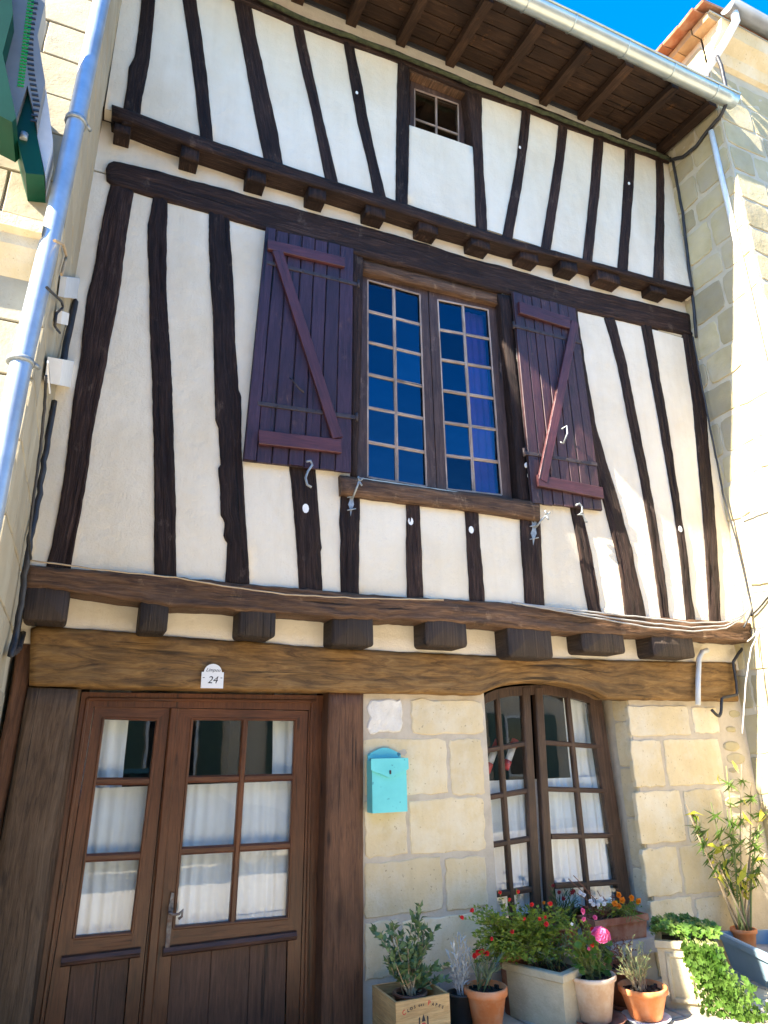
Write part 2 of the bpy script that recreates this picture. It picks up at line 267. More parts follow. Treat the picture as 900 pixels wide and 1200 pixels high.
class MB:
    def __init__(s): s.v = []; s.f = []; s.uv = {}; s.mi = []; s.sm = []
    def vert(s, p, uv=None):
        s.v.append(Vector(p))
        if uv is not None: s.uv[len(s.v) - 1] = uv
        return len(s.v) - 1
    def face(s, idx, mi=0, smooth=False): s.f.append(tuple(idx)); s.mi.append(mi); s.sm.append(smooth)
    def poly(s, pts, mi=0, smooth=False): s.face([s.vert(p) for p in pts], mi, smooth)
    def box(s, lo, hi, mi=0, bev=0.0):
        x0, y0, z0 = lo; x1, y1, z1 = hi
        s.hexa([(x0, y0, z0), (x1, y0, z0), (x1, y1, z0), (x0, y1, z0)], [(x0, y0, z1), (x1, y0, z1), (x1, y1, z1), (x0, y1, z1)], mi)
    def hexa(s, a, b, mi=0, cap=True):
        ia = [s.vert(p) for p in a]; ib = [s.vert(p) for p in b]; n = len(a)
        if cap: s.face(ia[::-1], mi); s.face(ib, mi)
        for i in range(n): s.face([ia[i], ia[(i + 1) % n], ib[(i + 1) % n], ib[i]], mi)
    def bar(s, p, q, w, n, th, mi=0, ext=0.0, uvw=True, bev=0.0):
        """flat bar from p to q, width w across, lying in the plane with outward normal n, th thick behind its front face"""
        p = Vector(p); q = Vector(q); n = Vector(n).normalized(); d = (q - p); L = d.length; d.normalize()
        p = p - d * ext; q = q + d * ext; c = d.cross(n).normalized() * (w / 2)
        b = min(bev, w * 0.3)
        off = rnd.random() * 7
        prof = [(-w / 2, -th), (-w / 2, -b), (-w / 2 + b, 0), (w / 2 - b, 0), (w / 2, -b), (w / 2, -th)] if b > 0 else [(-w / 2, -th), (-w / 2, 0), (w / 2, 0), (w / 2, -th)]
        cu = c.normalized(); per = 0; us = []
        for i, (a, h) in enumerate(prof):
            if i: per += sqrt((a - prof[i - 1][0]) ** 2 + (h - prof[i - 1][1]) ** 2)
            us.append(per + off)
        r0 = [s.vert(p + cu * a + n * h, (us[i], off)) for i, (a, h) in enumerate(prof)]
        r1 = [s.vert(q + cu * a + n * h, (us[i], off + L)) for i, (a, h) in enumerate(prof)]
        k = len(prof)
        for i in range(k): s.face([r0[i], r0[(i + 1) % k], r1[(i + 1) % k], r1[i]], mi)
        s.face(r0[::-1], mi); s.face(r1, mi)
    def tube(s, pts, r, seg=6, mi=0, cap=True, r2=None):
        pts = [Vector(p) for p in pts]; n = len(pts); rings = []; up = None
        for i, p in enumerate(pts):
            d = (pts[min(i + 1, n - 1)] - pts[max(i - 1, 0)])
            if d.length < 1e-9: d = Vector((0, 0, 1))
            d.normalize()
            if up is None: up = Vector((0, 0, 1)) if abs(d.z) < 0.9 else Vector((1, 0, 0))
            a = d.cross(up)
            if a.length < 1e-4: a = d.cross(Vector((0, 1, 0.3)))
            a.normalize(); b = a.cross(d).normalized(); up = b
            rr = r if r2 is None else r + (r2 - r) * i / max(1, n - 1)
            rings.append([s.vert(p + (a * cos(2 * pi * k / seg) + b * sin(2 * pi * k / seg)) * rr) for k in range(seg)])
        for i in range(n - 1):
            for k in range(seg): s.face([rings[i][k], rings[i][(k + 1) % seg], rings[i + 1][(k + 1) % seg], rings[i + 1][k]], mi, True)
        if cap: s.face(rings[0][::-1], mi); s.face(rings[-1], mi)
    def lathe(s, prof, c, seg=24, mi=0, jit=0.0):
        c = Vector(c); rings = []
        for (r, z) in prof: rings.append([s.vert(c + Vector((r * cos(2 * pi * k / seg), r * sin(2 * pi * k / seg), z))) for k in range(seg)])
        for i in range(len(prof) - 1):
            for k in range(seg): s.face([rings[i][k], rings[i][(k + 1) % seg], rings[i + 1][(k + 1) % seg], rings[i + 1][k]], mi, True)
        s.face(rings[0][::-1], mi); s.face(rings[-1], mi)
    def leaf(s, p, d, L, W, up=None, mi=0, fold=0.25, droop=0.2, tipw=0.0):
        p = Vector(p); d = Vector(d).normalized()
        if up is None: up = Vector((rnd.uniform(-1, 1), rnd.uniform(-1, 1), rnd.uniform(0.2, 1)))
        a = d.cross(up)
        if a.length < 1e-3: a = d.cross(Vector((1, 0.2, 0)))
        a.normalize(); n = a.cross(d).normalized()
        m = p + d * L * 0.5; e = p + d * L - n * L * droop
        i0 = s.vert(p); i1 = s.vert(m + a * W / 2 + n * W * fold); i2 = s.vert(m); i3 = s.vert(m - a * W / 2 + n * W * fold); i4 = s.vert(e)
        s.face([i0, i2, i1], mi, True); s.face([i0, i3, i2], mi, True); s.face([i2, i4, i1], mi, True); s.face([i2, i3, i4], mi, True)
    def round_leaf(s, p, n, R, mi=0, k=7, cup=0.25, lobes=0.0):
        p = Vector(p); n = Vector(n).normalized(); a = n.cross(Vector((rnd.uniform(-1, 1), rnd.uniform(-1, 1), rnd.uniform(-1, 1)))).normalized(); b = n.cross(a)
        c = s.vert(p); ring = []
        for i in range(k):
            rr = R * (1 - lobes * (i % 2)); th = 2 * pi * i / k
            ring.append(s.vert(p + (a * cos(th) + b * sin(th)) * rr + n * R * cup))
        for i in range(k): s.face([c, ring[i], ring[(i + 1) % k]], mi, False)
    def build(s, name, mats, parent=None, kind=None):
        me = bpy.data.meshes.new(name)
        o = Vector((0, 0, 0)) if parent is None else ORG[parent.name]
        if parent is None:
            xs = [v.x for v in s.v]; ys = [v.y for v in s.v]; zs = [v.z for v in s.v]
            o = Vector(((min(xs) + max(xs)) / 2, (min(ys) + max(ys)) / 2, min(zs)))
        me.from_pydata([v - o for v in s.v], [], s.f)
        if not isinstance(mats, (list, tuple)): mats = [mats]
        for m in mats: me.materials.append(m)
        uvl = me.uv_layers.new(name='UVMap'); data = uvl.data
        for pi_, poly in enumerate(me.polygons):
            poly.material_index = s.mi[pi_]; poly.use_smooth = s.sm[pi_]
            nrm = poly.normal; ax = max(range(3), key=lambda i: abs(nrm[i]))
            for li in poly.loop_indices:
                vi = me.loops[li].vertex_index
                if vi in s.uv: data[li].uv = s.uv[vi]
                else:
                    v = s.v[vi]; data[li].uv = (v.y, v.z) if ax == 0 else ((v.x, v.z) if ax == 1 else (v.x, v.y))
        if not kind and name not in ('foliage', 'flower', 'flower_head'):
            bm = bmesh.new(); bm.from_mesh(me); bmesh.ops.recalc_face_normals(bm, faces=bm.faces); bm.to_mesh(me); bm.free()
        ob = bpy.data.objects.new(name, me)
        if parent is None: ob.location = o
        link(ob, parent); ORG[ob.name] = o
        if kind: ob['kind'] = kind
        return ob

def resample(pts, n):
    pts = [Vector(p) for p in pts]; ds = [0]
    for a, b in zip(pts, pts[1:]): ds.append(ds[-1] + (b - a).length)
    out = []
    for i in range(n):
        t = ds[-1] * i / (n - 1); k = 0
        while k < len(ds) - 2 and ds[k + 1] < t: k += 1
        f = (t - ds[k]) / max(1e-9, ds[k + 1] - ds[k]); out.append(pts[k].lerp(pts[k + 1], f))
    return out

def timber(name, A, B, y, depth, mat, parent, wob=0.006, rel=0.006, cols=5, step=0.06, edge=0.007, cap=True, gmax=0.009):
    """hewn timber on the plane y: A and B are its two long edges as photo pixels; front face at y, going depth back"""
    a3 = [atY(p, y) for p in A]; b3 = [atY(p, y) for p in B]
    L = sum((q - p).length for p, q in zip(a3, a3[1:])); n = max(4, int(L / step))
    a3 = resample(a3, n); b3 = resample(b3, n); sd = rnd.random() * 100; mb = MB(); rows = []; vv = 0; W = (a3[n // 2] - b3[n // 2]).length
    prev = None; off = rnd.random() * 9; gk = rnd.randint(2, max(2, cols - 2))
    for i in range(n):
        t = i / (n - 1); p, q = a3[i], b3[i]; d = (q - p).normalized(); mid = (p + q) / 2
        if prev is not None: vv += (mid - prev).length
        prev = mid
        p = p + d * (nz(vv * 9, sd) * wob + nz(vv * 30, sd + 3) * wob * 0.6); q = q + d * (nz(vv * 9, sd + 50) * wob + nz(vv * 30, sd + 53) * wob * 0.6)
        row = [mb.vert((p.x, y + depth, p.z), (off - depth, vv + off))]
        for k in range(cols + 1):
            u = k / cols; r = p.lerp(q, u); e = edge if k in (0, cols) else 0.0
            gv = min(gmax, max(0.0, nz(vv * 1.7, sd + 31) + .05) * 0.05) if k == gk else 0.0
            yy = y + e + gv + rel * nz(u * W * 28, vv * 4, sd) + rel * 0.6 * nz(u * W * 60, vv * 10, sd + 9)
            row.append(mb.vert((r.x, yy, r.z), (off + u * W, vv + off)))
        row.append(mb.vert((q.x, y + depth, q.z), (off + W + depth, vv + off)))
        rows.append(row)
    for i in range(n - 1):
        for k in range(cols + 2): mb.face([rows[i][k], rows[i][k + 1], rows[i + 1][k + 1], rows[i + 1][k]], 0, 0 < k < cols + 1)
    if cap: mb.face(rows[0][::-1]); mb.face(rows[-1])
    return mb.build(name, mat, parent)

def outline(p4, n=4, amp=0.008, sd=0.0, rc=0.12):
    """irregular outline (2D) round a quadrilateral"""
    out = []
    for i in range(4):
        a = Vector(p4[i]); b = Vector(p4[(i + 1) % 4]); L = (b - a).length; d = (b - a) / max(L, 1e-6); nn = Vector((-d.y, d.x))
        for k in range(n):
            t = k / n
            q = a + d * L * t
            if k == 0:
                c = (Vector(p4[i - 1]) - a); m = min(L, c.length); m = min(m, 0.3); q = a + d * m * rc * 0.35 + c.normalized() * m * rc * 0.35
            q = q + nn * amp * nz(sd + i * 9.1 + t * 5, sd) + nn * amp * 0.6 * nz(sd + i * 5.7 + t * 17, sd + 4)
            out.append(q)
    return out
def block(name, p4, frame, proud, mat, parent, n=4, amp=0.008, bev=0.012, rough=0.003, deep=0.03, rc=0.12):
    """one stone: p4 = 2D corners in the wall plane; frame(u, v, h) gives the 3D point h in front of the wall"""
    sd = rnd.random() * 200; o = outline(p4, n, amp, sd, rc); c = sum(o, Vector((0, 0))) / len(o); mb = MB(); k = len(o)
    r0 = [mb.vert(frame(q.x, q.y, -deep)) for q in o]; r1 = [mb.vert(frame(q.x, q.y, proud - bev * 0.6)) for q in o]; r2 = []; r3 = []
    for q in o:
        d = (c - q); d.normalize(); z = q + d * bev; r2.append(mb.vert(frame(z.x, z.y, proud + rough * nz(z.x * 9, z.y * 9, sd))))
        z = q.lerp(c, 0.5); r3.append(mb.vert(frame(z.x, z.y, proud + rough * 1.6 * nz(z.x * 7, z.y * 7, sd + 5))))
    ce = mb.vert(frame(c.x, c.y, proud + rough * nz(c.x, c.y, sd))); r2b = [mb.vert(mb.v[i]) for i in r2]
    for i in range(k):
        j = (i + 1) % k
        mb.face([r0[i], r0[j], r1[j], r1[i]]); mb.face([r1[i], r1[j], r2[j], r2[i]], 0, False); mb.face([r2b[i], r2b[j], r3[j], r3[i]], 0, True); mb.face([r3[i], r3[j], ce], 0, True)
    return mb.build(name, mat, parent)
def bil(q, u, v):
    """q = TL, TR, BR, BL"""
    return (q[0].lerp(q[1], u)).lerp(q[3].lerp(q[2], u), v)
NF = Vector((0, -1, 0))
def pane(q, u0, u1, v0, v1, y, mat, parent, tilt=0.006, grow=0.004):
    mb = MB(); p = [bil(q, u, v) for u, v in ((u0, v0), (u1, v0), (u1, v1), (u0, v1))]; c = sum(p, Vector()) / 4
    tx, tz = rnd.uniform(-tilt, tilt), rnd.uniform(-tilt, tilt); pts = []
    for r in p:
        d = r - c; r = c + d * (1 + grow / max(0.02, d.length)); pts.append(Vector((r.x, y + d.x * tx + d.z * tz, r.z)))
    mb.hexa([(r.x, r.y + 0.003, r.z) for r in pts], pts)
    return mb.build('pane', mat, parent)
def drape(name, x0, x1, z0, z1, y, mat, folds=9, amp=0.018, n=60, rows=6, gather=0.0, sd=0.0):
    mb = MB(); g = []
    for j in range(rows + 1):
        t = j / rows; r = []
        for i in range(n + 1):
            u = i / n; ph = u * folds * 2 * pi + 1.7 * nz(u * 6, t * 0.7, sd)
            r.append(mb.vert((x0 + (x1 - x0) * u + 0.006 * nz(u * 11, t * 2, sd), y + amp * (0.35 + 0.65 * t) * sin(ph) + 0.006 * nz(u * 30, t, sd), z1 + (z0 - z1) * t)))
        g.append(r)
    for j in range(rows):
        for i in range(n): mb.face([g[j][i], g[j + 1][i], g[j + 1][i + 1], g[j][i + 1]], 0, True)
    return mb.build(name, mat)
def text_mesh(body, size, shear=0.0, bold=0.0):
    cu = bpy.data.curves.new('lettering', 'FONT'); cu.body = body; cu.size = size; cu.align_x = 'CENTER'; cu.shear = shear; cu.offset = bold; cu.extrude = 0.0006; cu.resolution_u = 3
    o = bpy.data.objects.new('lettering', cu); COL.objects.link(o); bpy.context.view_layer.update()
    me = bpy.data.meshes.new_from_object(o.evaluated_get(bpy.context.evaluated_depsgraph_get()))
    bpy.data.objects.remove(o); bpy.data.curves.remove(cu); return me
def lettering(name, body, size, mat_, parent, mw, shear=0.0, bold=0.0):
    me = text_mesh(body, size, shear, bold); me.transform(mw); me.materials.clear(); me.materials.append(mat_)
    o = ORG[parent.name]; me.transform(Matrix.Translation(-o)); ob = bpy.data.objects.new(name, me); link(ob, parent); ORG[ob.name] = o; return ob
UPR = Matrix(((1, 0, 0, 0), (0, 0, -1, 0), (0, 1, 0, 0), (0, 0, 0, 1)))   # text plane (x, y) to a wall facing -y

# ------------------------------------------------------------------ the setting
XR = 5.529; Y1 = -0.22; Y2 = -0.35
g = MB(); g.poly([(-900, -900, -0.16), (900, -900, -0.16), (900, 900, -0.16), (-900, 900, -0.16)]); tag(g.build('ground', M['ground']), 'flat ground under the town', kind='structure')
g = MB(); g.box((-60, -9.0, -0.3), (60, -3.3, -0.12)); tag(g.build('street', M['asphalt']), 'asphalt street in front of the house', kind='structure')
pav = empty('pavement', (2, -1.6, 0)); pav['kind'] = 'structure'; pav['label'] = 'stone paved pavement along the foot of the house'
g = MB(); g.box((-60, -3.3, -0.3), (60, 0.3, -0.012)); g.build('bedding', M['cement'], pav)
g = MB()
for i in range(60): g.box((-60 + i * 2, -3.45, -0.3), (-60 + i * 2 + 1.985, -3.302, 0.0))
tag(g.build('kerb', M['slab'], pav), kind='stuff')
y = -0.02; r = 0
while y > -3.2:
    d = rnd.uniform(0.30, 0.42); x = -1.5 + rnd.uniform(0, 0.4)
    if y - d < -3.29: break
    while x < 8.0:
        L = rnd.uniform(0.38, 0.72)
        fr = lambda u, v, h: Vector((u, v, h))
        block('paving_slab', [(x + .008, y - d + .008), (x + L - .008, y - d + .008), (x + L - .008, y - .008), (x + .008, y - .008)], fr, rnd.uniform(-0.002, 0.003), M['slab'], pav, 3, 0.004, 0.008, 0.002, 0.02, 0.04)
        x += L
    y -= d

# ------------------------------------------------------------------ the half-timbered house
H = empty('timber_house', (2.6, 0, 0), 'half-timbered house with cream plaster, dark beams and a jettied front', 'house')
# -- body: closed shell behind the front
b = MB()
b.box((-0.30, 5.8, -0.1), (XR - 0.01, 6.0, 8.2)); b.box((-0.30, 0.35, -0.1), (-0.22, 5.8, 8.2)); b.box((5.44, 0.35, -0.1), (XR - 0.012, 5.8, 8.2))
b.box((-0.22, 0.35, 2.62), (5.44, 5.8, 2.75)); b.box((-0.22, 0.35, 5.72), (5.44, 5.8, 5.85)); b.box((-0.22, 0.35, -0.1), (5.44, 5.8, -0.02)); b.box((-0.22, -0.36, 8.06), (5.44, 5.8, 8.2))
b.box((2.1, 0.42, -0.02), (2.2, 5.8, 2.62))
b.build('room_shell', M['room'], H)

def frY(y0): return lambda u, v, h: Vector((u, y0 - h, v))
# -- ground floor core wall (mortar), with door and window openings
GZ = 2.36
b = MB()
b.box((1.80, 0.0, -0.1), (2.83, 0.33, GZ)); b.box((4.22, 0.0, -0.1), (XR - .004, 0.33, GZ)); b.box((2.83, 0.0, -0.1), (4.22, 0.33, 0.30)); b.box((2.83, 0.1, 2.16), (4.22, 0.33, GZ))
b.box((-0.36, 0.1, -0.1), (0.0, 0.33, GZ)); b.box((0.0, 0.1, 2.0), (1.80, 0.33, GZ))
b.build('wall', M['mortar'], H)
def pxquad(x0, y0, x1, y1, plane):
    c = atY(((x0 + x1) / 2, (y0 + y1) / 2), plane); a = atY((x0, (y0 + y1) / 2), plane); d = atY((x1, (y0 + y1) / 2), plane); t_ = atY(((x0 + x1) / 2, y0), plane); bt = atY(((x0 + x1) / 2, y1), plane)
    return [(a.x, bt.z), (d.x, bt.z), (d.x, t_.z), (a.x, t_.z)]
LEFTST = [(427, 866, 524, 932), (528, 866, 566, 931), (427, 937, 476, 1003), (480, 936, 568, 999), (427, 1007, 518, 1071), (522, 1004, 570, 1065), (427, 1079, 467, 1146), (471, 1073, 572, 1134), (440, 1150, 510, 1200), (514, 1140, 576, 1196)]
RSTONE = [(737, 827, 807, 862), (812, 829, 841, 859), (741, 867, 776, 922), (780, 866, 846, 920), (747, 927, 800, 988), (804, 925, 848, 986), (755, 993, 796, 1050), (799, 990, 850, 1046), (763, 1053, 812, 1093), (816, 1050, 858, 1092), (768, 1097, 840, 1140), (844, 1096, 880, 1140)]
block('stone', pxquad(432, 819, 471, 859, 0), frY(0), 0.010, M['whitestone'], H, 7, 0.026, 0.010, 0.008)
block('stone', pxquad(482, 820, 566, 860, 0), frY(0), 0.008, M['stone'], H, 7, 0.020, 0.010)
for i, q in enumerate(LEFTST): block('stone', pxquad(*q, 0), frY(0), rnd.uniform(0.004, 0.011), M['stone'] if i < 8 else M['cement'], H, 9, 0.014, 0.007, 0.005, 0.03, 0.05)
for q in RSTONE: block('stone', pxquad(*q, 0), frY(0), rnd.uniform(0.005, 0.011), M['stone'], H, 9, 0.013, 0.007, 0.005, 0.03, 0.05)
for i in range(16):   # little rubble stones towards the corner
    px, py = 852 + rnd.uniform(-6, 10), 832 + i * 17 + rnd.uniform(-3, 3); s = rnd.uniform(9, 17)
    block('stone', pxquad(px, py, px + s * 1.2, py + s * 0.8, 0), frY(0), rnd.uniform(0.002, 0.012), M['rubble'], H, 3, 0.010, 0.010, 0.006, 0.03, 0.5)
# right reveal of the ground window: dressed stones facing left
zs = [2.0, 1.80, 1.44, 1.06, 0.70, 0.36]
for a, c in zip(zs, zs[1:]): block('stone', [(0.008, c + .006), (0.195, c + .006), (0.195, a - .006), (0.008, a - .006)], lambda u, v, h: Vector((4.22 - h, u, v)), 0.008, M['stone'], H, 4, 0.005, 0.008, 0.003)

# -- lintel over door and window
LT = [(36, 736), (43, 733), (120, 738), (200, 745), (280, 751), (391, 759), (500, 765), (600, 769), (736, 774), (862, 776)]
LB = [(34, 803), (45, 804), (120, 806), (235, 808), (330, 810), (425, 812), (500, 813), (562, 815), (566, 812), (582, 806), (597, 802), (625, 799), (655, 800), (680, 805), (702, 813), (712, 819), (866, 822)]
timber('lintel_beam', LT, LB, -0.07, 0.16, M['lintel'], H, 0.005, 0.012, 16, 0.04, 0.012)
# -- infill behind the joists, with a soffit that closes the jetty
b = MB(); b.box((-0.34, -0.045, 2.24), (XR - .006, 0.32, 2.60)); b.build('plaster_strip', M['plaster'], H)
b = MB(); b.box((-0.34, -0.235, 2.60), (XR - .006, 0.34, 2.62)); b.build('jetty_floor', M['soffit'], H)
# -- joist ends
J1 = [(27, 690, 80, 733), (163, 703, 197, 746), (280, 711, 323, 752), (390, 720, 438, 762), (499, 724, 547, 763), (597, 731, 647, 776), (683, 738, 732, 770), (766, 744, 814, 775)]
def joist(x0, x1, z0, z1, yf, yb, mat, sd, rr=0.035, es=0.93):
    mb = MB(); pr = []
    for k in range(5):
        a = pi / 2 * k / 4; pr.append((x0 + rr - rr * cos(a), z0 + rr - rr * sin(a)))
    for k in range(5):
        a = pi / 2 * k / 4; pr.append((x1 - rr + rr * sin(a), z0 + rr - rr * cos(a)))
    pr += [(x1, z1), (x0, z1)]; n = len(pr); ring = []
    cx, cz = (x0 + x1) / 2, (z0 + z1) / 2
    for (yy, s) in ((yb, 1), (yf + 0.05, 1.0), (yf + 0.014, 1.0), (yf, es)):
        ring.append([mb.vert((cx + (x - cx) * s + 0.005 * nz(x * 20, z * 20, sd + yy * 9), yy + (0.007 * nz(x * 16, z * 16, sd) if yy < yf + .02 else 0), cz + (z - cz) * s + 0.005 * nz(z * 20, x * 20, sd + yy * 9)), ((x + z) * 1.0 + sd, yy + sd) if s == 1 and yy > yf + .02 else (x + sd, z * .25 + sd)) for x, z in pr])
    for a, c in zip(ring, ring[1:]):
        for i in range(n): mb.face([a[i], a[(i + 1) % n], c[(i + 1) % n], c[i]])
    ce = mb.vert((cx, yf - 0.004, cz), (cx + sd, cz * .25 + sd))
    for i in range(n): mb.face([ring[-1][i], ring[-1][(i + 1) % n], ce], 0, True)
    mb.face(ring[0][::-1]); return mb.build('joist', mat, H)
for i, (x0, y0, x1, y1) in enumerate(J1):
    a = atY((x0, (y0 + y1) / 2), -0.24); c = atY((x1, (y0 + y1) / 2), -0.24); bt = atY(((x0 + x1) / 2, y1 - 5), -0.24)
    joist(a.x, c.x, bt.z, 2.585, -0.24 - rnd.uniform(0, .012), 0.0, M['joist'], i * 7.3, 0.03 if i not in (1,) else 0.02)
# -- sole beam of the first floor
ST = [(31, 661), (60, 663), (100, 667), (207, 675), (270, 682), (380, 692), (475, 699), (580, 705), (697, 718), (793, 725), (880, 730)]
SB = [(28, 688), (77, 692), (160, 705), (197, 711), (270, 714), (391, 724), (516, 729), (600, 735), (648, 740), (736, 744), (880, 752)]
timber('sole_beam', ST, SB, -0.262, 0.20, M['sole'], H, 0.009, 0.016, 12, 0.04, 0.014)
# -- first floor studs (left edge, right edge) measured on the photograph
ST1 = [
 ([(130, 212), (123, 245), (117, 273), (109, 320), (101, 350), (97, 390), (94, 420), (87, 457), (82, 500), (80, 515), (74, 565), (68, 600), (60, 640), (53, 668)], [(157, 225), (150, 265), (147, 287), (142, 330), (137, 360), (131, 390), (124, 430), (115, 473), (108, 510), (103, 553), (95, 600), (89, 630), (83, 668)]),
 ([(180, 228), (178, 240), (173, 262), (173, 280), (175, 333), (176, 400), (178, 440), (180, 513), (181, 580), (181, 678)], [(196, 230), (196, 250), (195, 333), (197, 370), (199, 400), (202, 457), (204, 520), (206, 580), (207, 678)]),
 ([(245, 245), (245, 280), (247, 333), (250, 370), (251, 420), (253, 493), (256, 500), (259, 545), (256, 548), (258, 570), (259, 604), (264, 610), (262, 630), (267, 635), (266, 655), (264, 684)], [(269, 250), (270, 280), (274, 333), (276, 400), (279, 440), (280, 457), (283, 463), (283, 520), (286, 570), (288, 607), (291, 650), (293, 687)]),
 ([(339, 540), (341, 560), (344, 590), (347, 625), (349, 650), (351, 695)], [(370, 540), (371, 560), (374, 600), (376, 630), (378, 642), (376, 645), (378, 695)]),
 ([(401, 560), (400, 585), (399, 600), (398, 615), (400, 630), (399, 650), (400, 700)], [(423, 560), (422, 600), (421, 650), (421, 700)]),
 ([(476, 580), (477, 600), (477, 650), (478, 705)], [(492, 580), (493, 610), (495, 650), (497, 705)]),
 ([(545, 590), (547, 620), (549, 660), (552, 712)], [(560, 590), (562, 610), (564, 640), (566, 665), (569, 712)]),
 ([(610, 600), (611, 630), (614, 670), (617, 718)], [(633, 600), (635, 640), (637, 680), (639, 718)]),
 ([(667, 580), (670, 600), (676, 628), (684, 680), (692, 725)], [(681, 580), (684, 600), (690, 630), (696, 657), (701, 690), (707, 725)]),
 ([(650, 345), (668, 430), (685, 500), (702, 565), (711, 600), (720, 635), (726, 660), (735, 728)], [(676, 355), (684, 410), (698, 495), (711, 540), (724, 580), (733, 615), (741, 641), (746, 670), (753, 700), (760, 730)]),
 ([(709, 372), (716, 395), (724, 425), (733, 469), (742, 515), (754, 575), (763, 630), (770, 680), (777, 732)], [(721, 372), (727, 395), (736, 430), (744, 472), (753, 520), (765, 579), (773, 630), (780, 680), (787, 732)]),
 ([(752, 378), (757, 405), (765, 450), (772, 487), (781, 540), (790, 593), (798, 650), (806, 732)], [(763, 378), (769, 410), (776, 450), (782, 487), (790, 540), (798, 593), (806, 650), (816, 732)]),
 ([(800, 385), (806, 425), (813, 472), (818, 530), (824, 593), (828, 650), (833, 732)], [(814, 390), (820, 430), (827, 472), (832, 530), (838, 593), (842, 650), (846, 732)]),
]
for A, B in ST1: timber('stud', A, B, Y1 - 0.019, 0.14, M['timber'], H, 0.004, 0.008, 10, 0.03, 0.005)
# -- top plate of the first floor
T2 = [(124, 196), (128, 189), (136, 187), (160, 193), (200, 203), (270, 222), (350, 244), (435, 266), (500, 285), (549, 301), (600, 314), (669, 334), (740, 350), (809, 367)]
B2 = [(125, 210), (132, 216), (142, 219), (170, 227), (200, 236), (247, 249), (310, 268), (417, 297), (500, 318), (585, 341), (676, 363), (751, 380), (790, 388), (810, 393)]
timber('top_plate', T2, B2, Y1 - 0.026, 0.15, M['timber'], H, 0.005, 0.008, 12, 0.05, 0.012)
# -- second floor jetty beam, its joists and studs
T3 = [(131, 121), (180, 138), (247, 163), (300, 181), (395, 212), (453, 230), (520, 253), (600, 279), (683, 302), (745, 319), (813, 336)]
B3 = [(132, 134), (180, 153), (233, 173), (300, 196), (380, 220), (450, 242), (520, 265), (600, 289), (687, 308), (750, 327), (813, 344)]
timber('jetty_beam', T3, B3, Y2 - 0.03, 0.34, M['timber'], H, 0.004, 0.005, 4, 0.08, 0.010)
J2 = [(132, 150, 152, 172), (211, 170, 233, 203), (289, 197, 312, 230), (361, 219, 382, 250), (429, 241, 452, 270), (492, 260, 514, 289), (553, 280, 575, 307), (611, 298, 632, 322), (659, 310, 678, 334), (703, 323, 728, 347), (765, 339, 783, 361)]
for i, (x0, y0, x1, y1) in enumerate(J2):
    yf = Y2 + 0.0; a = atY((x0, (y0 + y1) / 2), yf); c = atY((x1, (y0 + y1) / 2), yf); bt = atY(((x0 + x1) / 2, y1 - 17), yf)
    joist(a.x, c.x, bt.z, 6.0 + 0.012 * a.x, yf, -0.1, M['timber'], 90 + i * 5.1, 0.006, 0.965)
ST2 = [
 ([(167, -30), (165, 10), (162, 35), (158, 65), (151, 78), (149, 100), (145, 122), (143, 145)], [(184, -30), (181, 15), (177, 55), (176, 66), (171, 95), (167, 112), (163, 145)]),
 ([(210, -30), (215, 5), (222, 50), (228, 95), (236, 170)], [(226, -30), (231, 5), (237, 45), (243, 90), (251, 175)]),
 ([(274, -4), (276, 8), (282, 40), (290, 85), (300, 140), (312, 196)], [(294, 1), (296, 12), (300, 40), (308, 75), (316, 112), (325, 150), (333, 200)]),
 ([(343, 24), (346, 42), (352, 72), (365, 125), (383, 216)], [(355, 28), (360, 52), (367, 85), (379, 140), (398, 220)]),
 ([(402, 43), (405, 60), (412, 100), (420, 145), (432, 192), (440, 236)], [(414, 47), (417, 64), (423, 90), (431, 135), (442, 188), (455, 240)]),
 ([(467, 65), (466, 100), (465, 150), (464, 244)], [(481, 69), (480, 100), (480, 150), (478, 248)]),
 ([(546, 102), (549, 130), (555, 172), (557, 215), (559, 272)], [(565, 108), (565, 140), (566, 176), (569, 225), (572, 276)]),
 ([(613, 122), (610, 150), (607, 180), (600, 222), (588, 282)], [(623, 126), (620, 155), (616, 190), (611, 222), (600, 284)]),
 ([(656, 139), (655, 150), (652, 180), (646, 220), (634, 294)], [(666, 142), (665, 155), (661, 190), (655, 231), (645, 298)]),
 ([(697, 155), (696, 172), (693, 213), (689, 255), (683, 308)], [(708, 159), (707, 174), (703, 224), (699, 262), (694, 310)]),
 ([(733, 170), (733, 190), (731, 225), (728, 270), (724, 320)], [(745, 174), (744, 200), (741, 245), (738, 285), (736, 322)]),
 ([(769, 182), (770, 205), (770, 249), (768, 290), (766, 330)], [(777, 185), (779, 210), (779, 270), (778, 332), (778, 333)]),
]
for A, B in ST2: timber('stud', A, B, Y2 - 0.017, 0.14, M['timber'], H, 0.003, 0.006, 7, 0.04, 0.005)
# -- eaves plate
TP = [(100, -75), (200, -42), (305, -3), (354, 18), (409, 37), (472, 61), (527, 83), (560, 97), (633, 124), (680, 143), (722, 159), (790, 183)]
BP = [(100, -62), (200, -30), (292, 5), (343, 27), (406, 50), (468, 72), (520, 94), (563, 111), (616, 129), (658, 146), (701, 162), (736, 174), (790, 192)]
timber('eaves_plate', TP, BP, Y2 - 0.026, 0.16, M['timber'], H, 0.006, 0.006, 4, 0.08, 0.012)

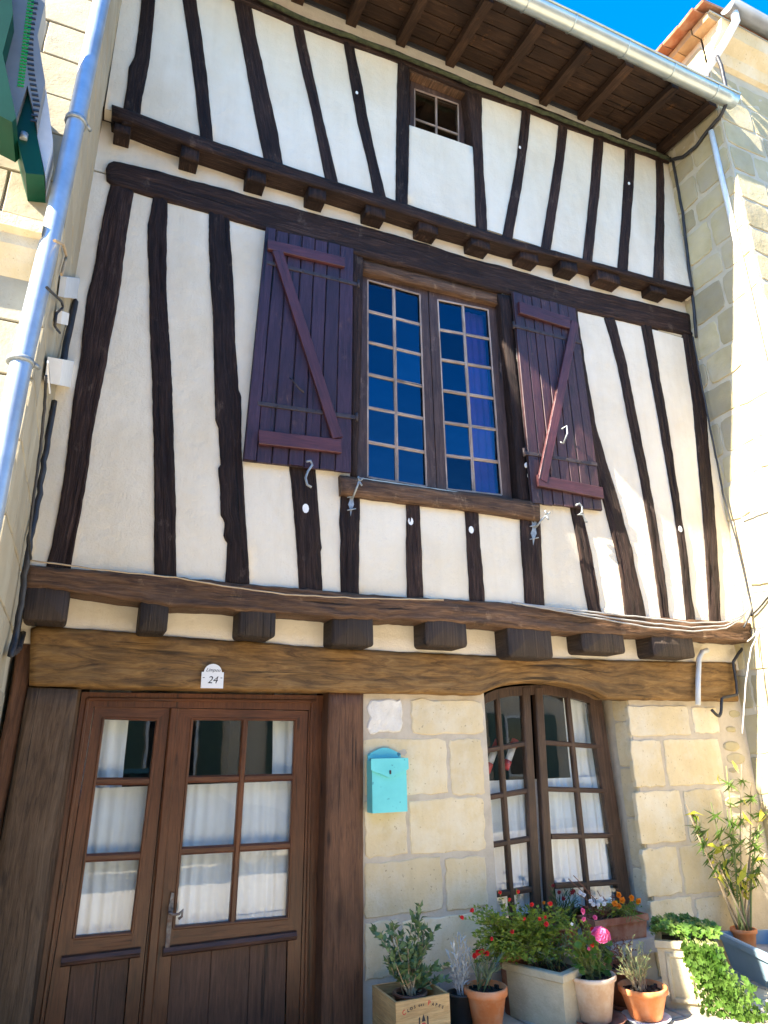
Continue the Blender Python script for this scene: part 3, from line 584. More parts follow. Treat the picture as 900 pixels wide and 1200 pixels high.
# -- plaster panels between the studs: butted behind the studs' centre lines
def centre(A, B, y, z0, z1, n=9):
    a = resample([atY(p, y) for p in A], 24); b = resample([atY(p, y) for p in B], 24); c = [(p + q) / 2 for p, q in zip(a, b)]; out = []
    for i in range(n):
        z = z0 + (z1 - z0) * i / (n - 1); best = None
        for p, q in zip(c, c[1:]):
            if min(p.z, q.z) <= z <= max(p.z, q.z): best = p.x + (q.x - p.x) * (z - p.z) / (q.z - p.z or 1)
        if best is None: best = min(c, key=lambda p: abs(p.z - z)).x
        out.append((best, z))
    return out
def plaster(lo, hi, y):
    mb = MB(); m = 6; n = len(lo); g_ = []
    for i in range(n):
        r = []
        for k in range(m + 1):
            u = k / m; x = lo[i][0] + (hi[i][0] - lo[i][0]) * u; z = lo[i][1] + (hi[i][1] - lo[i][1]) * u
            bul = 0.004 * (1 - (2 * u - 1) ** 2) + 0.003 * nz(x * 3, z * 3)
            r.append(mb.vert((x, y - bul, z)))
        g_.append(r)
    for i in range(n - 1):
        for k in range(m): mb.face([g_[i][k], g_[i][k + 1], g_[i + 1][k + 1], g_[i + 1][k]], 0, True)
    bk = [[mb.vert((lo[i][0], y + 0.1, lo[i][1])), mb.vert((hi[i][0], y + 0.1, hi[i][1]))] for i in range(n)]
    for i in range(n - 1): mb.face([bk[i][1], bk[i][0], bk[i + 1][0], bk[i + 1][1]])
    mb.face([g_[0][0], bk[0][0], bk[0][1], g_[0][m]]); mb.face([g_[-1][0], g_[-1][m], bk[-1][1], bk[-1][0]])
    return mb.build('plaster_panel', M['plaster'], H)
Z1a, Z1b = 2.60, 5.62; Z2a, Z2b = 6.095, 7.86
def vline(x, z0, z1, n=9): return [(x, z0 + (z1 - z0) * i / (n - 1)) for i in range(n)]
WL, WR, WZ0, WZ1 = 1.74, 3.13, 3.52, 5.50      # upper window opening
zs1 = (Z1a, Z1b); low = (Z1a, WZ0)
c1 = {i: centre(A, B, Y1, Z1a, Z1b) for i, (A, B) in enumerate(ST1)}
plaster(vline(-0.34, *zs1), c1[0], Y1); plaster(c1[0], c1[1], Y1); plaster(c1[1], c1[2], Y1); plaster(c1[2], vline(WL - .02, *zs1), Y1)
cl = {i: centre(*ST1[i], Y1, *low) for i in (4, 5, 6, 7)}
plaster(vline(WL - .02, *low), cl[5], Y1); plaster(cl[5], cl[6], Y1); plaster(cl[6], vline(WR + .03, *low), Y1)
plaster(vline(WR + .03, *zs1), c1[9], Y1); plaster(c1[9], c1[10], Y1); plaster(c1[10], c1[11], Y1); plaster(c1[11], c1[12], Y1); plaster(c1[12], vline(XR - .003, *zs1), Y1)
c2 = {i: centre(A, B, Y2, Z2a, Z2b) for i, (A, B) in enumerate(ST2)}
SWZ = 7.03                                       # sill of the little attic window
plaster(vline(-0.30, Z2a, Z2b), c2[0], Y2)
for i in range(11):
    if i == 5:
        a = centre(*ST2[5], Y2, Z2a, SWZ); c = centre(*ST2[6], Y2, Z2a, SWZ + .02); plaster(a, c, Y2)
    else: plaster(c2[i], c2[i + 1], Y2)
plaster(c2[11], vline(XR - .003, Z2a, Z2b), Y2)
# strips of plaster under the second jetty and above the eaves plate
b = MB(); b.box((-0.34, Y1 + 0.004, 5.64), (XR - .004, Y1 + 0.10, 6.13)); b.build('plaster_strip', M['plaster'], H)
b = MB(); b.box((-0.30, Y2 + 0.004, 7.88), (XR - .004, Y2 + 0.10, 8.20)); b.build('plaster_strip', M['plaster'], H)
b = MB(); b.box((-0.34, Y2 + .02, 6.118), (XR - .004, 0.1, 6.135)); b.build('jetty_floor', M['soffit'], H)

# pegs of light plaster in the timbers
for px, py, yy, r in [(418, 109, Y2, .016), (609, 173, Y2, .016), (737, 215, Y2, .016), (358, 596, Y1, .030), (481, 611, Y1, .027), (552, 621, Y1, .026), (797, 620, Y1, .026), (617, 545, Y1, .02)]:
    c = atY((px, py), yy - .016); mb = MB(); n = 10
    a = [mb.vert((c.x + r * .8 * cos(2 * pi * k / n) * (1 + .15 * nz(k, px)), yy - .0215, c.z + r * 1.15 * sin(2 * pi * k / n))) for k in range(n)]
    d = [mb.vert((c.x + r * .8 * cos(2 * pi * k / n), yy + .0, c.z + r * 1.15 * sin(2 * pi * k / n))) for k in range(n)]
    mb.face(a)
    for k in range(n): mb.face([a[k], a[(k + 1) % n], d[(k + 1) % n], d[k]])
    mb.build('peg', M['whitepaint'], H)

# -- upper window
def sash(W, outer, q, y, th, cols, rows, fm, bm_, gm, bw=0.028, name='sash', tilt=0.006, bt=0.02, skip=()):
    """frame from the outer quad to the glass quad q; glazing bars and panes as pieces"""
    mb = MB(); o = [Vector((p.x, y, p.z)) for p in outer]; i = [Vector((p.x, y, p.z)) for p in q]
    for k in range(4):
        a, c, d, e = o[k], o[(k + 1) % 4], i[(k + 1) % 4], i[k]
        mb.hexa([a, c, d, e], [p + Vector((0, th, 0)) for p in (a, c, d, e)])
    fr = mb.build(name, fm, W)
    for k in range(1, cols):
        m_ = MB(); m_.bar(Vector((0, y + .004, 0)) + xz(bil(q, k / cols, 0)), Vector((0, y + .004, 0)) + xz(bil(q, k / cols, 1)), bw, NF, bt, bev=0.006); m_.build('glazing_bar', bm_, W)
    for k in range(1, rows):
        for c in range(cols):
            m_ = MB(); e = 0.45 * bw
            p0 = xz(bil(q, c / cols, k / rows)); p1 = xz(bil(q, (c + 1) / cols, k / rows)); d = (p1 - p0).normalized() * e
            m_.bar(Vector((0, y + .006, 0)) + p0 + (d if c else Vector()), Vector((0, y + .006, 0)) + p1 - (d if c < cols - 1 else Vector()), bw, NF, bt, bev=0.006); m_.build('glazing_bar', bm_, W)
    for r in range(rows):
        for c in range(cols): pane(q, c / cols, (c + 1) / cols, r / rows, (r + 1) / rows, y + 0.016, gm, W, tilt)
    # light putty line round the glass
    m_ = MB()
    for k in range(4):
        a, c = i[k], i[(k + 1) % 4]; m_.bar(a + Vector((0, -.002, 0)), c + Vector((0, -.002, 0)), 0.012, NF, 0.01)
    m_.build('putty_line', bm_, W)
    return fr
def xz(p): return Vector((p.x, 0, p.z))
UW = MB(); yw = -0.15
UW.box((WL - .03, -0.13, WZ0 - .05), (WL + .035, 0.0, WZ1 + .05)); UW.box((WR - .06, -0.13, WZ0 - .05), (WR + .05, 0.0, WZ1 + .05)); UW.box((WL + .035, -0.128, WZ1 - .06), (WR - .06, 0.0, WZ1 + .05)); UW.box((WL + .035, -0.128, WZ0 - .05), (WR - .06, 0.0, WZ0 + .03))
UWN = UW.build('window', M['winframe'], H)
Q = lambda pts, y: [atY(p, y) for p in pts]
sash(UWN, Q([(424, 316), (501, 336), (512, 575), (418, 560)], yw), Q([(431, 328), (492, 345), (500, 570), (431, 559)], yw), yw, 0.05, 2, 6, M['winframe'], M['putty'], M['skyglass'], tilt=0.03)
sash(UWN, Q([(502, 337), (583, 356), (600, 588), (513, 576)], yw - .004), Q([(513, 351), (572, 363), (588, 580), (524, 573)], yw - .004), yw - .004, 0.05, 2, 6, M['winframe'], M['putty'], M['skyglass'], tilt=0.03)
timber('window_head', [(423, 301), (480, 316), (540, 332), (590, 345)], [(424, 317), (480, 330), (540, 345), (590, 357)], -0.21, 0.08, M['sole'], H, 0.006, 0.008, 3, 0.07, 0.008)
timber('window_post', [(411, 288), (411, 420), (411, 560)], [(426, 292), (424, 420), (419, 560)], -0.235, 0.12, M['timber'], H, 0.004, 0.005, 3, 0.08)
timber('window_post', [(584, 344), (593, 420), (602, 495), (609, 590)], [(601, 346), (607, 420), (614, 480), (624, 592)], -0.232, 0.12, M['timber'], H, 0.006, 0.008, 3, 0.06)
timber('window_sill', [(399, 556), (470, 567), (550, 577), (633, 588)], [(400, 579), (470, 588), (550, 597), (633, 610)], -0.275, 0.12, M['sole'], H, 0.008, 0.010, 5, 0.05, 0.014)
# -- little attic window
AW = MB(); a0 = atY((480, 60), -0.30).x; a1 = atY((548, 100), -0.30).x
AW.box((a0 - .05, -0.25, SWZ - .2), (a0 + .04, -0.18, 7.88)); AW.box((a1 - .04, -0.25, SWZ - .2), (a1 + .12, -0.18, 7.88)); AW.box((a0 + .04, -0.248, 7.68), (a1 - .04, -0.18, 7.88))
AWN = AW.build('window', M['winframe'], H)
sash(AWN, Q([(481, 94), (543, 116), (546, 196), (480, 172)], -.26), Q([(486, 104), (537, 122), (538, 192), (486, 172)], -.26), -.26, 0.04, 2, 2, M['winframe'], M['putty'], M['dullglass'], 0.02)
b = MB(); b.box((a0 - .06, Y2 + .01, 7.73), (a1 + .12, -0.25, 7.86)); b.build('window_head', M['sole'], H)

# -- shutters
def shutter(q, bounds, mat, bmat, rails, diag, straps, side, y=-0.275, label=None):
    S = MB(); top = [atY(p, y) for p in q]
    n = len(bounds) - 1
    S.hexa([Vector((p.x, y + .02, p.z)) for p in top], [Vector((p.x, y + .03, p.z)) for p in top]); s = S.build('shutter', M['iron'], H)
    if label: s['label'] = label
    for i in range(n):
        u0, u1 = bounds[i], bounds[i + 1]; g_ = 0.004 / (top[1] - top[0]).length
        p = [bil(top, u0 + g_, 0), bil(top, u1 - g_, 0), bil(top, u1 - g_, 1), bil(top, u0 + g_, 1)]; dz = rnd.uniform(-.008, .008); dy = rnd.uniform(-.003, .003)
        m = MB(); w0 = (p[1] - p[0]).length; off = rnd.random() * 9; L = (p[0] - p[3]).length; fr = []; bv = .004
        for (pt, uu, vv) in ((p[0], 0, L), (p[1], w0, L), (p[2], w0, 0), (p[3], 0, 0)): fr.append((pt + Vector((0, dy, dz)), (uu + off, vv + off)))
        c = sum((a[0] for a in fr), Vector()) / 4
        fi = [m.vert(a + Vector(((bv if c.x > a.x else -bv), 0, 0)), uv) for a, uv in fr]; md = [m.vert(a + Vector((0, bv, 0)), uv) for a, uv in fr]; bk = [m.vert(a + Vector((0, .024, 0)), uv) for a, uv in fr]
        m.face(fi[::-1])
        for r0, r1 in ((fi, md), (md, bk)):
            for k in range(4): m.face([r0[k], r0[(k + 1) % 4], r1[(k + 1) % 4], r1[k]])
        m.build('board', mat, s)
    for (tl, tr, br, bl) in rails:
        p = [atY(v, y - .03) for v in (tl, tr, br, bl)]; m = MB(); m.bar((p[0] + p[3]) / 2, (p[1] + p[2]) / 2, ((p[0] - p[3]).length + (p[1] - p[2]).length) / 2, NF, .028, bev=.004); m.build('rail', bmat, s)
    A, B = diag; p = [atY(v, y - .034) for v in A]; r = [atY(v, y - .034) for v in B]
    m = MB(); m.bar((p[0] + r[0]) / 2, (p[1] + r[1]) / 2, 0.085, NF, .026, bev=.004); m.build('brace', bmat, s)
    for a, c in straps:
        p = atY(a, y - .008); r = atY(c, y - .008); m = MB(); m.bar(p, r, 0.032, NF, .010, bev=.002)
        hinge = r if side < 0 else p; m.tube([hinge + Vector((0, 0, -.035)), hinge + Vector((0, 0, .035))], .012, 8)
        for k in range(1, 5):
            v = p.lerp(r, k / 5.2); m.tube([v, v + Vector((0, -.006, 0))], .007, 6)
        m.build('strap_hinge', M['iron'], s)
    return s
sL = shutter([(312, 267), (415, 291), (412, 553), (285, 539)], [0, .11, .25, .40, .545, .69, .84, 1], M['shutter'], M['brace'],
    [((314, 280), (404, 301), (404, 313), (314, 291)), ((304, 503), (400, 515), (400, 530), (303, 520))], (((318, 292), (390, 512)), ((333, 295), (402, 513))),
    [((313, 307), (420, 333)), ((302, 472), (418, 489))], -1, label='blue-tinged plum shutter hanging left of the upper window')
sR = shutter([(601, 341), (675, 362), (707, 598), (624, 588)], [0, .15, .29, .43, .57, .71, .86, 1], M['shutter_red'], M['brace'],
    [((609, 353), (669, 372), (668, 385), (609, 366)), ((631, 556), (707, 571), (707, 584), (631, 569))], (((668, 376), (629, 562)), ((681, 378), (644, 564))),
    [((602, 381), (681, 401)), ((614, 530), (700, 544))], 1, label='weathered reddish brown shutter hanging right of the upper window')
for pts, par in (([(340, 443), (345, 448), (350, 455), (356, 460)], sL), ([(658, 503), (664, 499), (665, 508), (660, 520), (657, 518)], sR)):
    m = MB(); m.tube([atY(p, -.30 - (.03 if 0 < i < len(pts) - 1 else 0)) for i, p in enumerate(pts)], .007, 6); m.build('handle', M['iron'] if par is sL else M['galv'], par)
# shutter dogs and lamp-bracket like iron holders
for pts in ([(359, 541), (364, 540), (366, 545), (361, 552), (358, 560), (360, 568), (365, 571)], [(675, 592), (679, 590), (682, 594), (682, 601), (677, 603), (683, 603), (686, 611), (688, 612)]):
    m = MB(); m.tube([atY(p, -.30) for p in pts], .009, 6); c = atY(pts[3], -.26); m.tube([c, c + Vector((0, .06, 0))], .009, 6); m.build('shutter_dog', M['galv'], H)
for flip, (px, py) in ((1, (412, 590)), (1, (626, 624))):
    m = MB(); pl = [(px - 3, py - 15), (px - 1, py - 11), (px + 1, py - 15), (px + 3, py - 12), (px + 2, py - 4), (px + 3, py + 1), (px + 1, py + 6), (px - 1, py + 15), (px - 2, py + 6), (px - 4, py + 1), (px - 2, py - 4)]
    P3 = [atY(p, -.242) for p in pl]; m.hexa([p + Vector((0, .012, 0)) for p in P3], P3)
    arm = [(px + 2, py - 6), (px + 8, py - 14), (px + 14, py - 20)] if py > 600 else [(px + 1, py - 6), (px + 5, py - 16), (px + 9, py - 26)]
    m.tube([atY(p, -.25 - .035 * i) for i, p in enumerate(arm)], .008, 6)
    for d in (-8, 7): m.tube([atY((px - 5, py + d + 1), -.252), atY((px + 5, py + d - 1), -.252)], .005, 5)
    e = arm[-1]; 
    for d in ((5, -4), (-1, -6), (3, 5)): m.tube([atY(e, -.32), atY((e[0] + d[0], e[1] + d[1]), -.33)], .007, 5)
    m.build('flower_pole_bracket', M['galv'], H)

# -- rooms behind the windows
tag(drape('curtain', 2.86, 3.06, 3.55, 5.40, -0.03, M['purple'], 3, .015, 24, 5, sd=3), 'purple curtain behind the right sash of the upper window', 'curtain')

# -- ground floor posts and door
timber('door_post', [(386, 808), (383, 900), (380, 1010), (376, 1225)], [(426, 810), (426, 900), (426, 1010), (426, 1225)], -0.045, 0.30, M['post'], H, 0.003, 0.004, 6, 0.10, 0.006)
timber('door_post', [(33, 805), (17, 890), (0, 987), (-38, 1230)], [(92, 808), (82, 870), (66, 960), (59, 1000), (30, 1230)], -0.045, 0.14, M['greypost'], H, 0.003, 0.005, 6, 0.10, 0.006)
timber('corner_post', [(25, 733), (14, 800), (0, 872), (-60, 1230)], [(47, 733), (32, 806), (16, 895), (0, 975), (-38, 1230)], -0.012, 0.13, M['post'], H, 0.003, 0.005, 4, 0.10, 0.005)
b = MB(); b.box((-0.36, 0.09, -0.1), (0.03, 0.099, 2.36)); b.build('backing_board', M['greypost'], H)
yd = 0.085
D = MB(); P = lambda p, yy=yd: atY(p, yy)
def framebars(mb, lst, yy, n=NF):
    for a, c, w_, th, bv in lst: mb.bar(P(a, yy), P(c, yy), w_, n, th, bev=bv)
fq = [P(p) for p in [(96, 811), (386, 815), (366, 1230), (34, 1230)]]; iq = [P(p) for p in [(110, 828), (362, 832), (350, 1230), (46, 1230)]]
for a, c, d, e in ((fq[0], fq[1], iq[1], iq[0]), (fq[0], iq[0], iq[3], fq[3]), (iq[1], fq[1], fq[2], iq[2])): D.hexa([a, c, d, e], [p + Vector((0, .10, 0)) for p in (a, c, d, e)])
DN = D.build('door', M['door'], H)
m = MB()   # stepped mouldings along the jamb
for a, c in (((103, 818), (44, 1230)), ((366, 822), (357, 1230)), ((103, 819), (370, 822))): m.bar(P(a, yd - .012), P(c, yd - .012), .022, NF, .012, bev=.005)
m.build('moulding', M['door'], DN)
def leafdoor(outer, glass, cols, rows, yy, vs):
    o = [P(p, yy) for p in outer]; q = [P(p, yy) for p in glass]; th = .045
    mb = MB(); k2 = [(o[0], o[1], q[1], q[0]), (o[1], Vector((o[2].x, o[2].y, o[2].z)), bil([o[0], o[1], o[2], o[3]], 1, 1), q[1])]
    lo = Vector((q[3].x, yy, -0.02)); hi = Vector((q[2].x, yy, -0.02))
    parts = [(o[0], o[1], q[1], q[0]), (o[0], q[0], q[3], lo, o[3]), (q[1], o[1], o[2], hi, q[2])]
    for k, pl in enumerate(parts):
        m_ = MB(); off = rnd.random() * 5
        m_.hexa([p + Vector((0, th, 0)) for p in pl], list(pl))
        if k == 0:
            for vi, v in enumerate(m_.v): m_.uv[vi] = (v.z + off, v.x + off)
        m_.build('door_rail' if k == 0 else 'door_stile', M['door'], DN)
    # rail under the glass, then sunk panel boards
    zb = min(q[2].z, q[3].z); zr = zb - 0.12
    m_ = MB(); m_.hexa([p + Vector((0, th, 0)) for p in (q[3], q[2], Vector((q[2].x, yy, zr)), Vector((q[3].x, yy, zr)))], [q[3], q[2], Vector((q[2].x, yy, zr)), Vector((q[3].x, yy, zr))])
    for vi, v in enumerate(m_.v): m_.uv[vi] = (v.z, v.x)
    m_.build('door_rail', M['door'], DN)
    nb = 3 if cols == 2 else 2
    for i in range(nb):
        x0 = q[3].x + .003 + (q[2].x - q[3].x - .006) * i / nb; x1 = q[3].x + .003 + (q[2].x - q[3].x - .006) * (i + 1) / nb
        m_ = MB(); m_.bar(Vector(((x0 + x1) / 2, yy + .012 + rnd.uniform(0, .003), -.02)), Vector(((x0 + x1) / 2, yy + .012, zr + .01)), x1 - x0 - .0015, NF, .02, bev=.002); m_.build('panel_board', M['panel'], DN)
    m_ = MB(); a = Vector((q[3].x - .05, yy - .03, zr + .035)); c = Vector((q[2].x + .05, yy - .03, zr + .035)); m_.bar(a, c, .045, Vector((0, -1, .5)), .04, bev=.012); m_.build('weather_bar', M['panel'], DN)
    for k in range(1, cols):
        m_ = MB(); m_.bar(xz(bil(q, k / cols, 0)) + Vector((0, yy - .002, 0)), xz(bil(q, k / cols, 1)) + Vector((0, yy - .002, 0)), .040, NF, .04, bev=.010); m_.build('glazing_bar', M['door'], DN)
    for v in vs[1:-1]:
        for c in range(cols):
            p0 = xz(bil(q, c / cols, v)); p1 = xz(bil(q, (c + 1) / cols, v)); d = (p1 - p0).normalized() * .018
            m_ = MB(); m_.bar(p0 + (d if c else Vector()) + Vector((0, yy - .001, 0)), p1 - (d if c < cols - 1 else Vector()) + Vector((0, yy - .001, 0)), .044, NF, .04, bev=.011); m_.build('glazing_bar', M['door'], DN)
    m_ = MB()
    for k in range(4):
        a, c = q[k], q[(k + 1) % 4]; m_.bar(a + Vector((0, -.004, 0)), c + Vector((0, -.004, 0)), .02, NF, .03, bev=.006)
    m_.build('moulding', M['door'], DN)
    for r_ in range(len(vs) - 1):
        for c in range(cols): pane(q, c / cols, (c + 1) / cols, vs[r_], vs[r_ + 1], yy + .022, M['glass'], DN, .003)
leafdoor([(111, 828), (199, 830), (158, 1230), (47, 1230)], [(121, 841), (185, 843), (155, 1094), (86, 1100)], 1, 3, yd + .012, [0, .31, .66, 1])
leafdoor([(200, 830), (361, 833), (349, 1230), (159, 1230)], [(225, 842), (347, 843), (338, 1076), (203, 1088)], 2, 3, yd + .008, [0, .31, .655, 1])
m = MB(); m.bar(P((205, 830), yd - .012), P((169, 1230), yd - .012), .055, NF, .025, bev=.008); m.build('cover_strip', M['door'], DN)
m = MB(); pl = [P(p, yd - .016) for p in [(201, 1046), (204, 1047), (203, 1065), (201, 1085), (198, 1118), (193, 1120), (195, 1090), (198, 1062)]]
m.hexa([p + Vector((0, .006, 0)) for p in pl], pl); h0 = P((199, 1070), yd - .02); m.tube([h0, h0 + Vector((0, -.05, 0))], .010, 8)
m.tube([P(p, yd - .07) for p in [(198, 1070), (204, 1072), (210, 1071), (214, 1066), (213, 1074), (209, 1077)]], .008, 6); m.build('handle', M['rusty'], DN)
b = MB(); b.box((1.615, -.02, -.05), (1.66, .2, 2.0)); b.build('door_jamb', M['door'], H)
# curtains behind the door panes
zt = P((180, 921), .19).z
tag(drape('curtain', 0.10, 0.60, 0.55, zt, 0.19, M['curtain'], 7, .014, 50, 6, sd=1), 'gathered white curtain across the lower panes of the narrow left door leaf', 'curtain')
tag(drape('curtain', 0.66, 1.60, 0.55, zt, 0.19, M['curtain'], 13, .016, 90, 6, sd=2), 'gathered white curtain across the lower panes of the wide right door leaf', 'curtain')
xa = P((147, 880), .21).x; tag(drape('curtain', 0.08, xa, zt - .1, 2.0, 0.215, M['curtain'], 3, .014, 24, 5, sd=5), 'strip of white curtain in the top left corner of the left door leaf', 'curtain')
xb = P((319, 880), .21).x; tag(drape('curtain', xb, 1.62, zt - .1, 2.0, 0.215, M['curtain'], 4, .014, 24, 5, sd=6), 'strip of white curtain in the top right pane of the right door leaf', 'curtain')

# -- arched ground floor window
yg = 0.19
G = MB(); 
ar = [(566, 819), (570, 813), (582, 808), (597, 805), (625, 803), (640, 803), (655, 805), (675, 808), (690, 812), (705, 820)]
outer = [P(p, yg) for p in ar]; xl_, xr_ = outer[0].x - .12, outer[-1].x
G.box((xl_, yg, .42), (xl_ + .07, yg + .06, 2.05)); 
jr = [P((691, 825), yg), P((705, 820), yg), P((750, 1120), yg), P((737, 1120), yg)]; 
GW = G.build('window', M['gwin'], H)
m = MB(); m.hexa([p + Vector((0, .06, 0)) for p in jr], jr); m.build('window_jamb', M['gwin'], GW)
# head piece with a curved underside
m = MB(); up = [P(p, yg - .003) for p in ar]; n = len(up)
lowp = [P((p[0], p[1] + 11), yg - .003) for p in ar]
for i in range(n - 1): m.hexa([p + Vector((0, .05, 0)) for p in (up[i], up[i + 1], lowp[i + 1], lowp[i])], [up[i], up[i + 1], lowp[i + 1], lowp[i]])
m.hexa([Vector((xl_ + .002, yg + .05, up[0].z - .18)), Vector((up[0].x, yg + .05, up[0].z - .02)), Vector((up[0].x, yg + .05, up[0].z + .05)), Vector((xl_ + .002, yg + .05, up[0].z + .05))], [Vector((xl_ + .002, yg - .003, up[0].z - .18)), Vector((up[0].x, yg - .003, up[0].z - .02)), Vector((up[0].x, yg - .003, up[0].z + .05)), Vector((xl_ + .002, yg - .003, up[0].z + .05))])
m.build('arched_head', M['gwin'], GW)
xm = P((633, 900), yg - .02).x
m = MB(); m.bar(P((617, 806), yg - .012), P((634, 1125), yg - .012), .075, NF, .05, bev=.008); m.build('meeting_stile', M['gwin'], GW)
m = MB(); m.bar(P((632, 806), yg - .016), P((650, 1125), yg - .016), .075, NF, .05, bev=.008); m.build('meeting_stile', M['gwin'], GW)
gl = [P(p, yg) for p in [(548, 818), (617, 806), (634, 1093), (572, 1102)]]; gr_ = [P(p, yg) for p in [(634, 806), (696, 814), (732, 1082), (655, 1090)]]
VS = [0, .245, .445, .64, .835, 1.02]
for q, nm in ((gl, 0), (gr_, 1)):
    for k in (0, 1) if nm == 0 else (0, 1):
        pass
    m = MB(); m.bar(xz(bil(q, .5, 0)) + Vector((0, yg - .004, 0)), xz(bil(q, .5, 1)) + Vector((0, yg - .004, 0)), .040, NF, .04, bev=.008); m.build('glazing_bar', M['gwin'], GW)
    for v in VS[1:-1]:
        m = MB(); m.bar(xz(bil(q, 0, v)) + Vector((0, yg - .002, 0)), xz(bil(q, 1, v)) + Vector((0, yg - .002, 0)), .038, NF, .04, bev=.008); m.build('glazing_bar', M['gwin'], GW)
    for r_ in range(5):
        for c in range(2): pane(q, c / 2, (c + 1) / 2, VS[r_], min(VS[r_ + 1], 1), yg + .018, M['glass'], GW, .003)
zt = P((650, 912), .27).z
tag(drape('curtain', 2.70, 3.45, 0.45, zt, 0.27, M['curtain'], 10, .016, 70, 6, sd=11), 'gathered white curtain behind the left casement of the arched window', 'curtain')
tag(drape('curtain', 3.52, 4.20, 0.45, zt, 0.27, M['curtain'], 9, .016, 70, 6, sd=12), 'gathered white curtain behind the right casement of the arched window', 'curtain')
xa = P((667, 880), .29).x; tag(drape('curtain', xa, 4.2, zt - .1, 2.1, 0.30, M['curtain'], 4, .014, 30, 5, sd=13), 'white curtain drawn aside behind the top right panes of the arched window', 'curtain')
for (a, c), lb in ((((570, 905), (584, 868)), 'red and white tube ornament hanging in the leftmost arched window pane'), (((592, 901), (604, 867)), 'red and white tube ornament in the second arched window pane from the left')):
    R_ = empty('hanging_ornament', P(a, .26), lb, 'ornament', 'tube ornaments in the arched window'); p0, p1 = P(a, .26), P(c, .26)
    for nm, t0, t1, mt, rr in (('tube_end', 0, .28, 'red', .03), ('tube_body', .28, .75, 'whitepetal', .026), ('tube_end', .75, 1, 'red', .03)):
        m = MB(); m.tube([p0.lerp(p1, t0), p0.lerp(p1, t1)], rr, 10); m.build(nm, M[mt], R_)

# -- eaves: rafters, soffit boards, gutter, roof
ZW, ZE = 8.11, 8.0      # underside of the soffit at the wall and at the eave edge
YE = -1.12
RX = []
for px, py in [(411, 32), (469, 56), (527, 80), (583, 100), (636, 121), (681, 140), (731, 157)]: RX.append(atY((px, py), Y2).x)
sp = 0.52; x = RX[0] - sp
while x > -0.3: RX.append(x); x -= sp
RX.append(XR - 0.10)
for x in RX:
    m = MB(); w_ = rnd.uniform(.045, .055); dz = rnd.uniform(-.006, .006)
    m.hexa([(x - w_, Y2 + .05, ZW - .10 + dz), (x + w_, Y2 + .05, ZW - .10 + dz), (x + w_, Y2 + .05, ZW), (x - w_, Y2 + .05, ZW)], [(x - w_, YE + .04, ZE - .07 + dz), (x + w_, YE + .04, ZE - .07 + dz), (x + w_, YE + .04, ZE), (x - w_, YE + .04, ZE)])
    for vi, v in enumerate(m.v): m.uv[vi] = (v.x + v.z + x * 3, v.y + x)
    m.build('rafter', M['soffit'], H)
nb = 6
for i in range(nb):
    y0 = Y2 + .06 + (YE - Y2 - .06) * i / nb; y1 = Y2 + .06 + (YE - Y2 - .06) * (i + 1) / nb; zz = lambda yy: ZW + (ZE - ZW) * (yy - Y2) / (YE - Y2)
    x = -0.34
    while x < XR - .02:
        L = min(rnd.uniform(1.2, 2.2), XR - .02 - x)
        if XR - .02 - (x + L) < .4: L = XR - .02 - x
        m = MB(); e = .004; dz = rnd.uniform(0, .006)
        m.hexa([(x + e, y0 - e, zz(y0) + dz), (x + L - e, y0 - e, zz(y0) + dz), (x + L - e, y1 + e, zz(y1) + dz), (x + e, y1 + e, zz(y1) + dz)], [(x + e, y0 - e, zz(y0) + .02), (x + L - e, y0 - e, zz(y0) + .02), (x + L - e, y1 + e, zz(y1) + .02), (x + e, y1 + e, zz(y1) + .02)])
        for vi, v in enumerate(m.v): m.uv[vi] = (v.y + i, v.x + i * 3)
        m.build('soffit_board', M['soffit'], H); x += L
b = MB(); b.hexa([(-.34, YE + .0, ZE + .028), (XR - .02, YE + .0, ZE + .028), (XR - .02, 3.0, 10.6), (-.34, 3.0, 10.6)], [(-.34, YE + .0, ZE + .06), (XR - .02, YE + .0, ZE + .06), (XR - .02, 3.0, 10.7), (-.34, 3.0, 10.7)])
b.hexa([(-.34, 3.0, 10.6), (XR - .02, 3.0, 10.6), (XR - .02, 6.2, 8.2), (-.34, 6.2, 8.2)], [(-.34, 3.0, 10.7), (XR - .02, 3.0, 10.7), (XR - .02, 6.2, 8.3), (-.34, 6.2, 8.3)])
b.build('roof', M['rooftile'], H)
GY, GZ_, GR = -1.19, 7.975, 0.085
m = MB(); rings = []; xs_ = [-.34 + (5.60 + .34) * i / 40 for i in range(41)]
for x in xs_:
    sag = 0.008 * sin(x * 2.1) ; r0 = []
    for k in range(13): a = pi * k / 12; r0.append(m.vert((x, GY - GR * cos(a), GZ_ + sag - GR * sin(a) * 1.05)))
    for k in range(12, -1, -1): a = pi * k / 12; r0.append(m.vert((x, GY - (GR - .004) * cos(a), GZ_ + sag - (GR - .004) * sin(a) * 1.05)))
    rings.append(r0)
for a, c in zip(rings, rings[1:]):
    for k in range(len(a)): m.face([a[k], a[(k + 1) % len(a)], c[(k + 1) % len(a)], c[k]], 0, True)
m.face(rings[-1][:13]); m.tube([(x, GY - GR - .004, GZ_ + 0.008 * sin(x * 2.1)) for x in xs_], .010, 6)
GT = m.build('gutter', M['zinc'], H)
for px in (482, 558, 628, 683, 746, 800, 851):
    x = atY((px, 0), GY - GR).x if px < 500 else atY((px, 60 + (px - 683) * .43), GY - GR).x
    m = MB(); m.tube([(x, GY - (GR + .004) * cos(pi * k / 10) , GZ_ + .008 * sin(x * 2.1) - (GR + .004) * 1.05 * sin(pi * k / 10)) for k in range(11)], .006, 5); m.build('gutter_bracket', M['zinc'], GT)

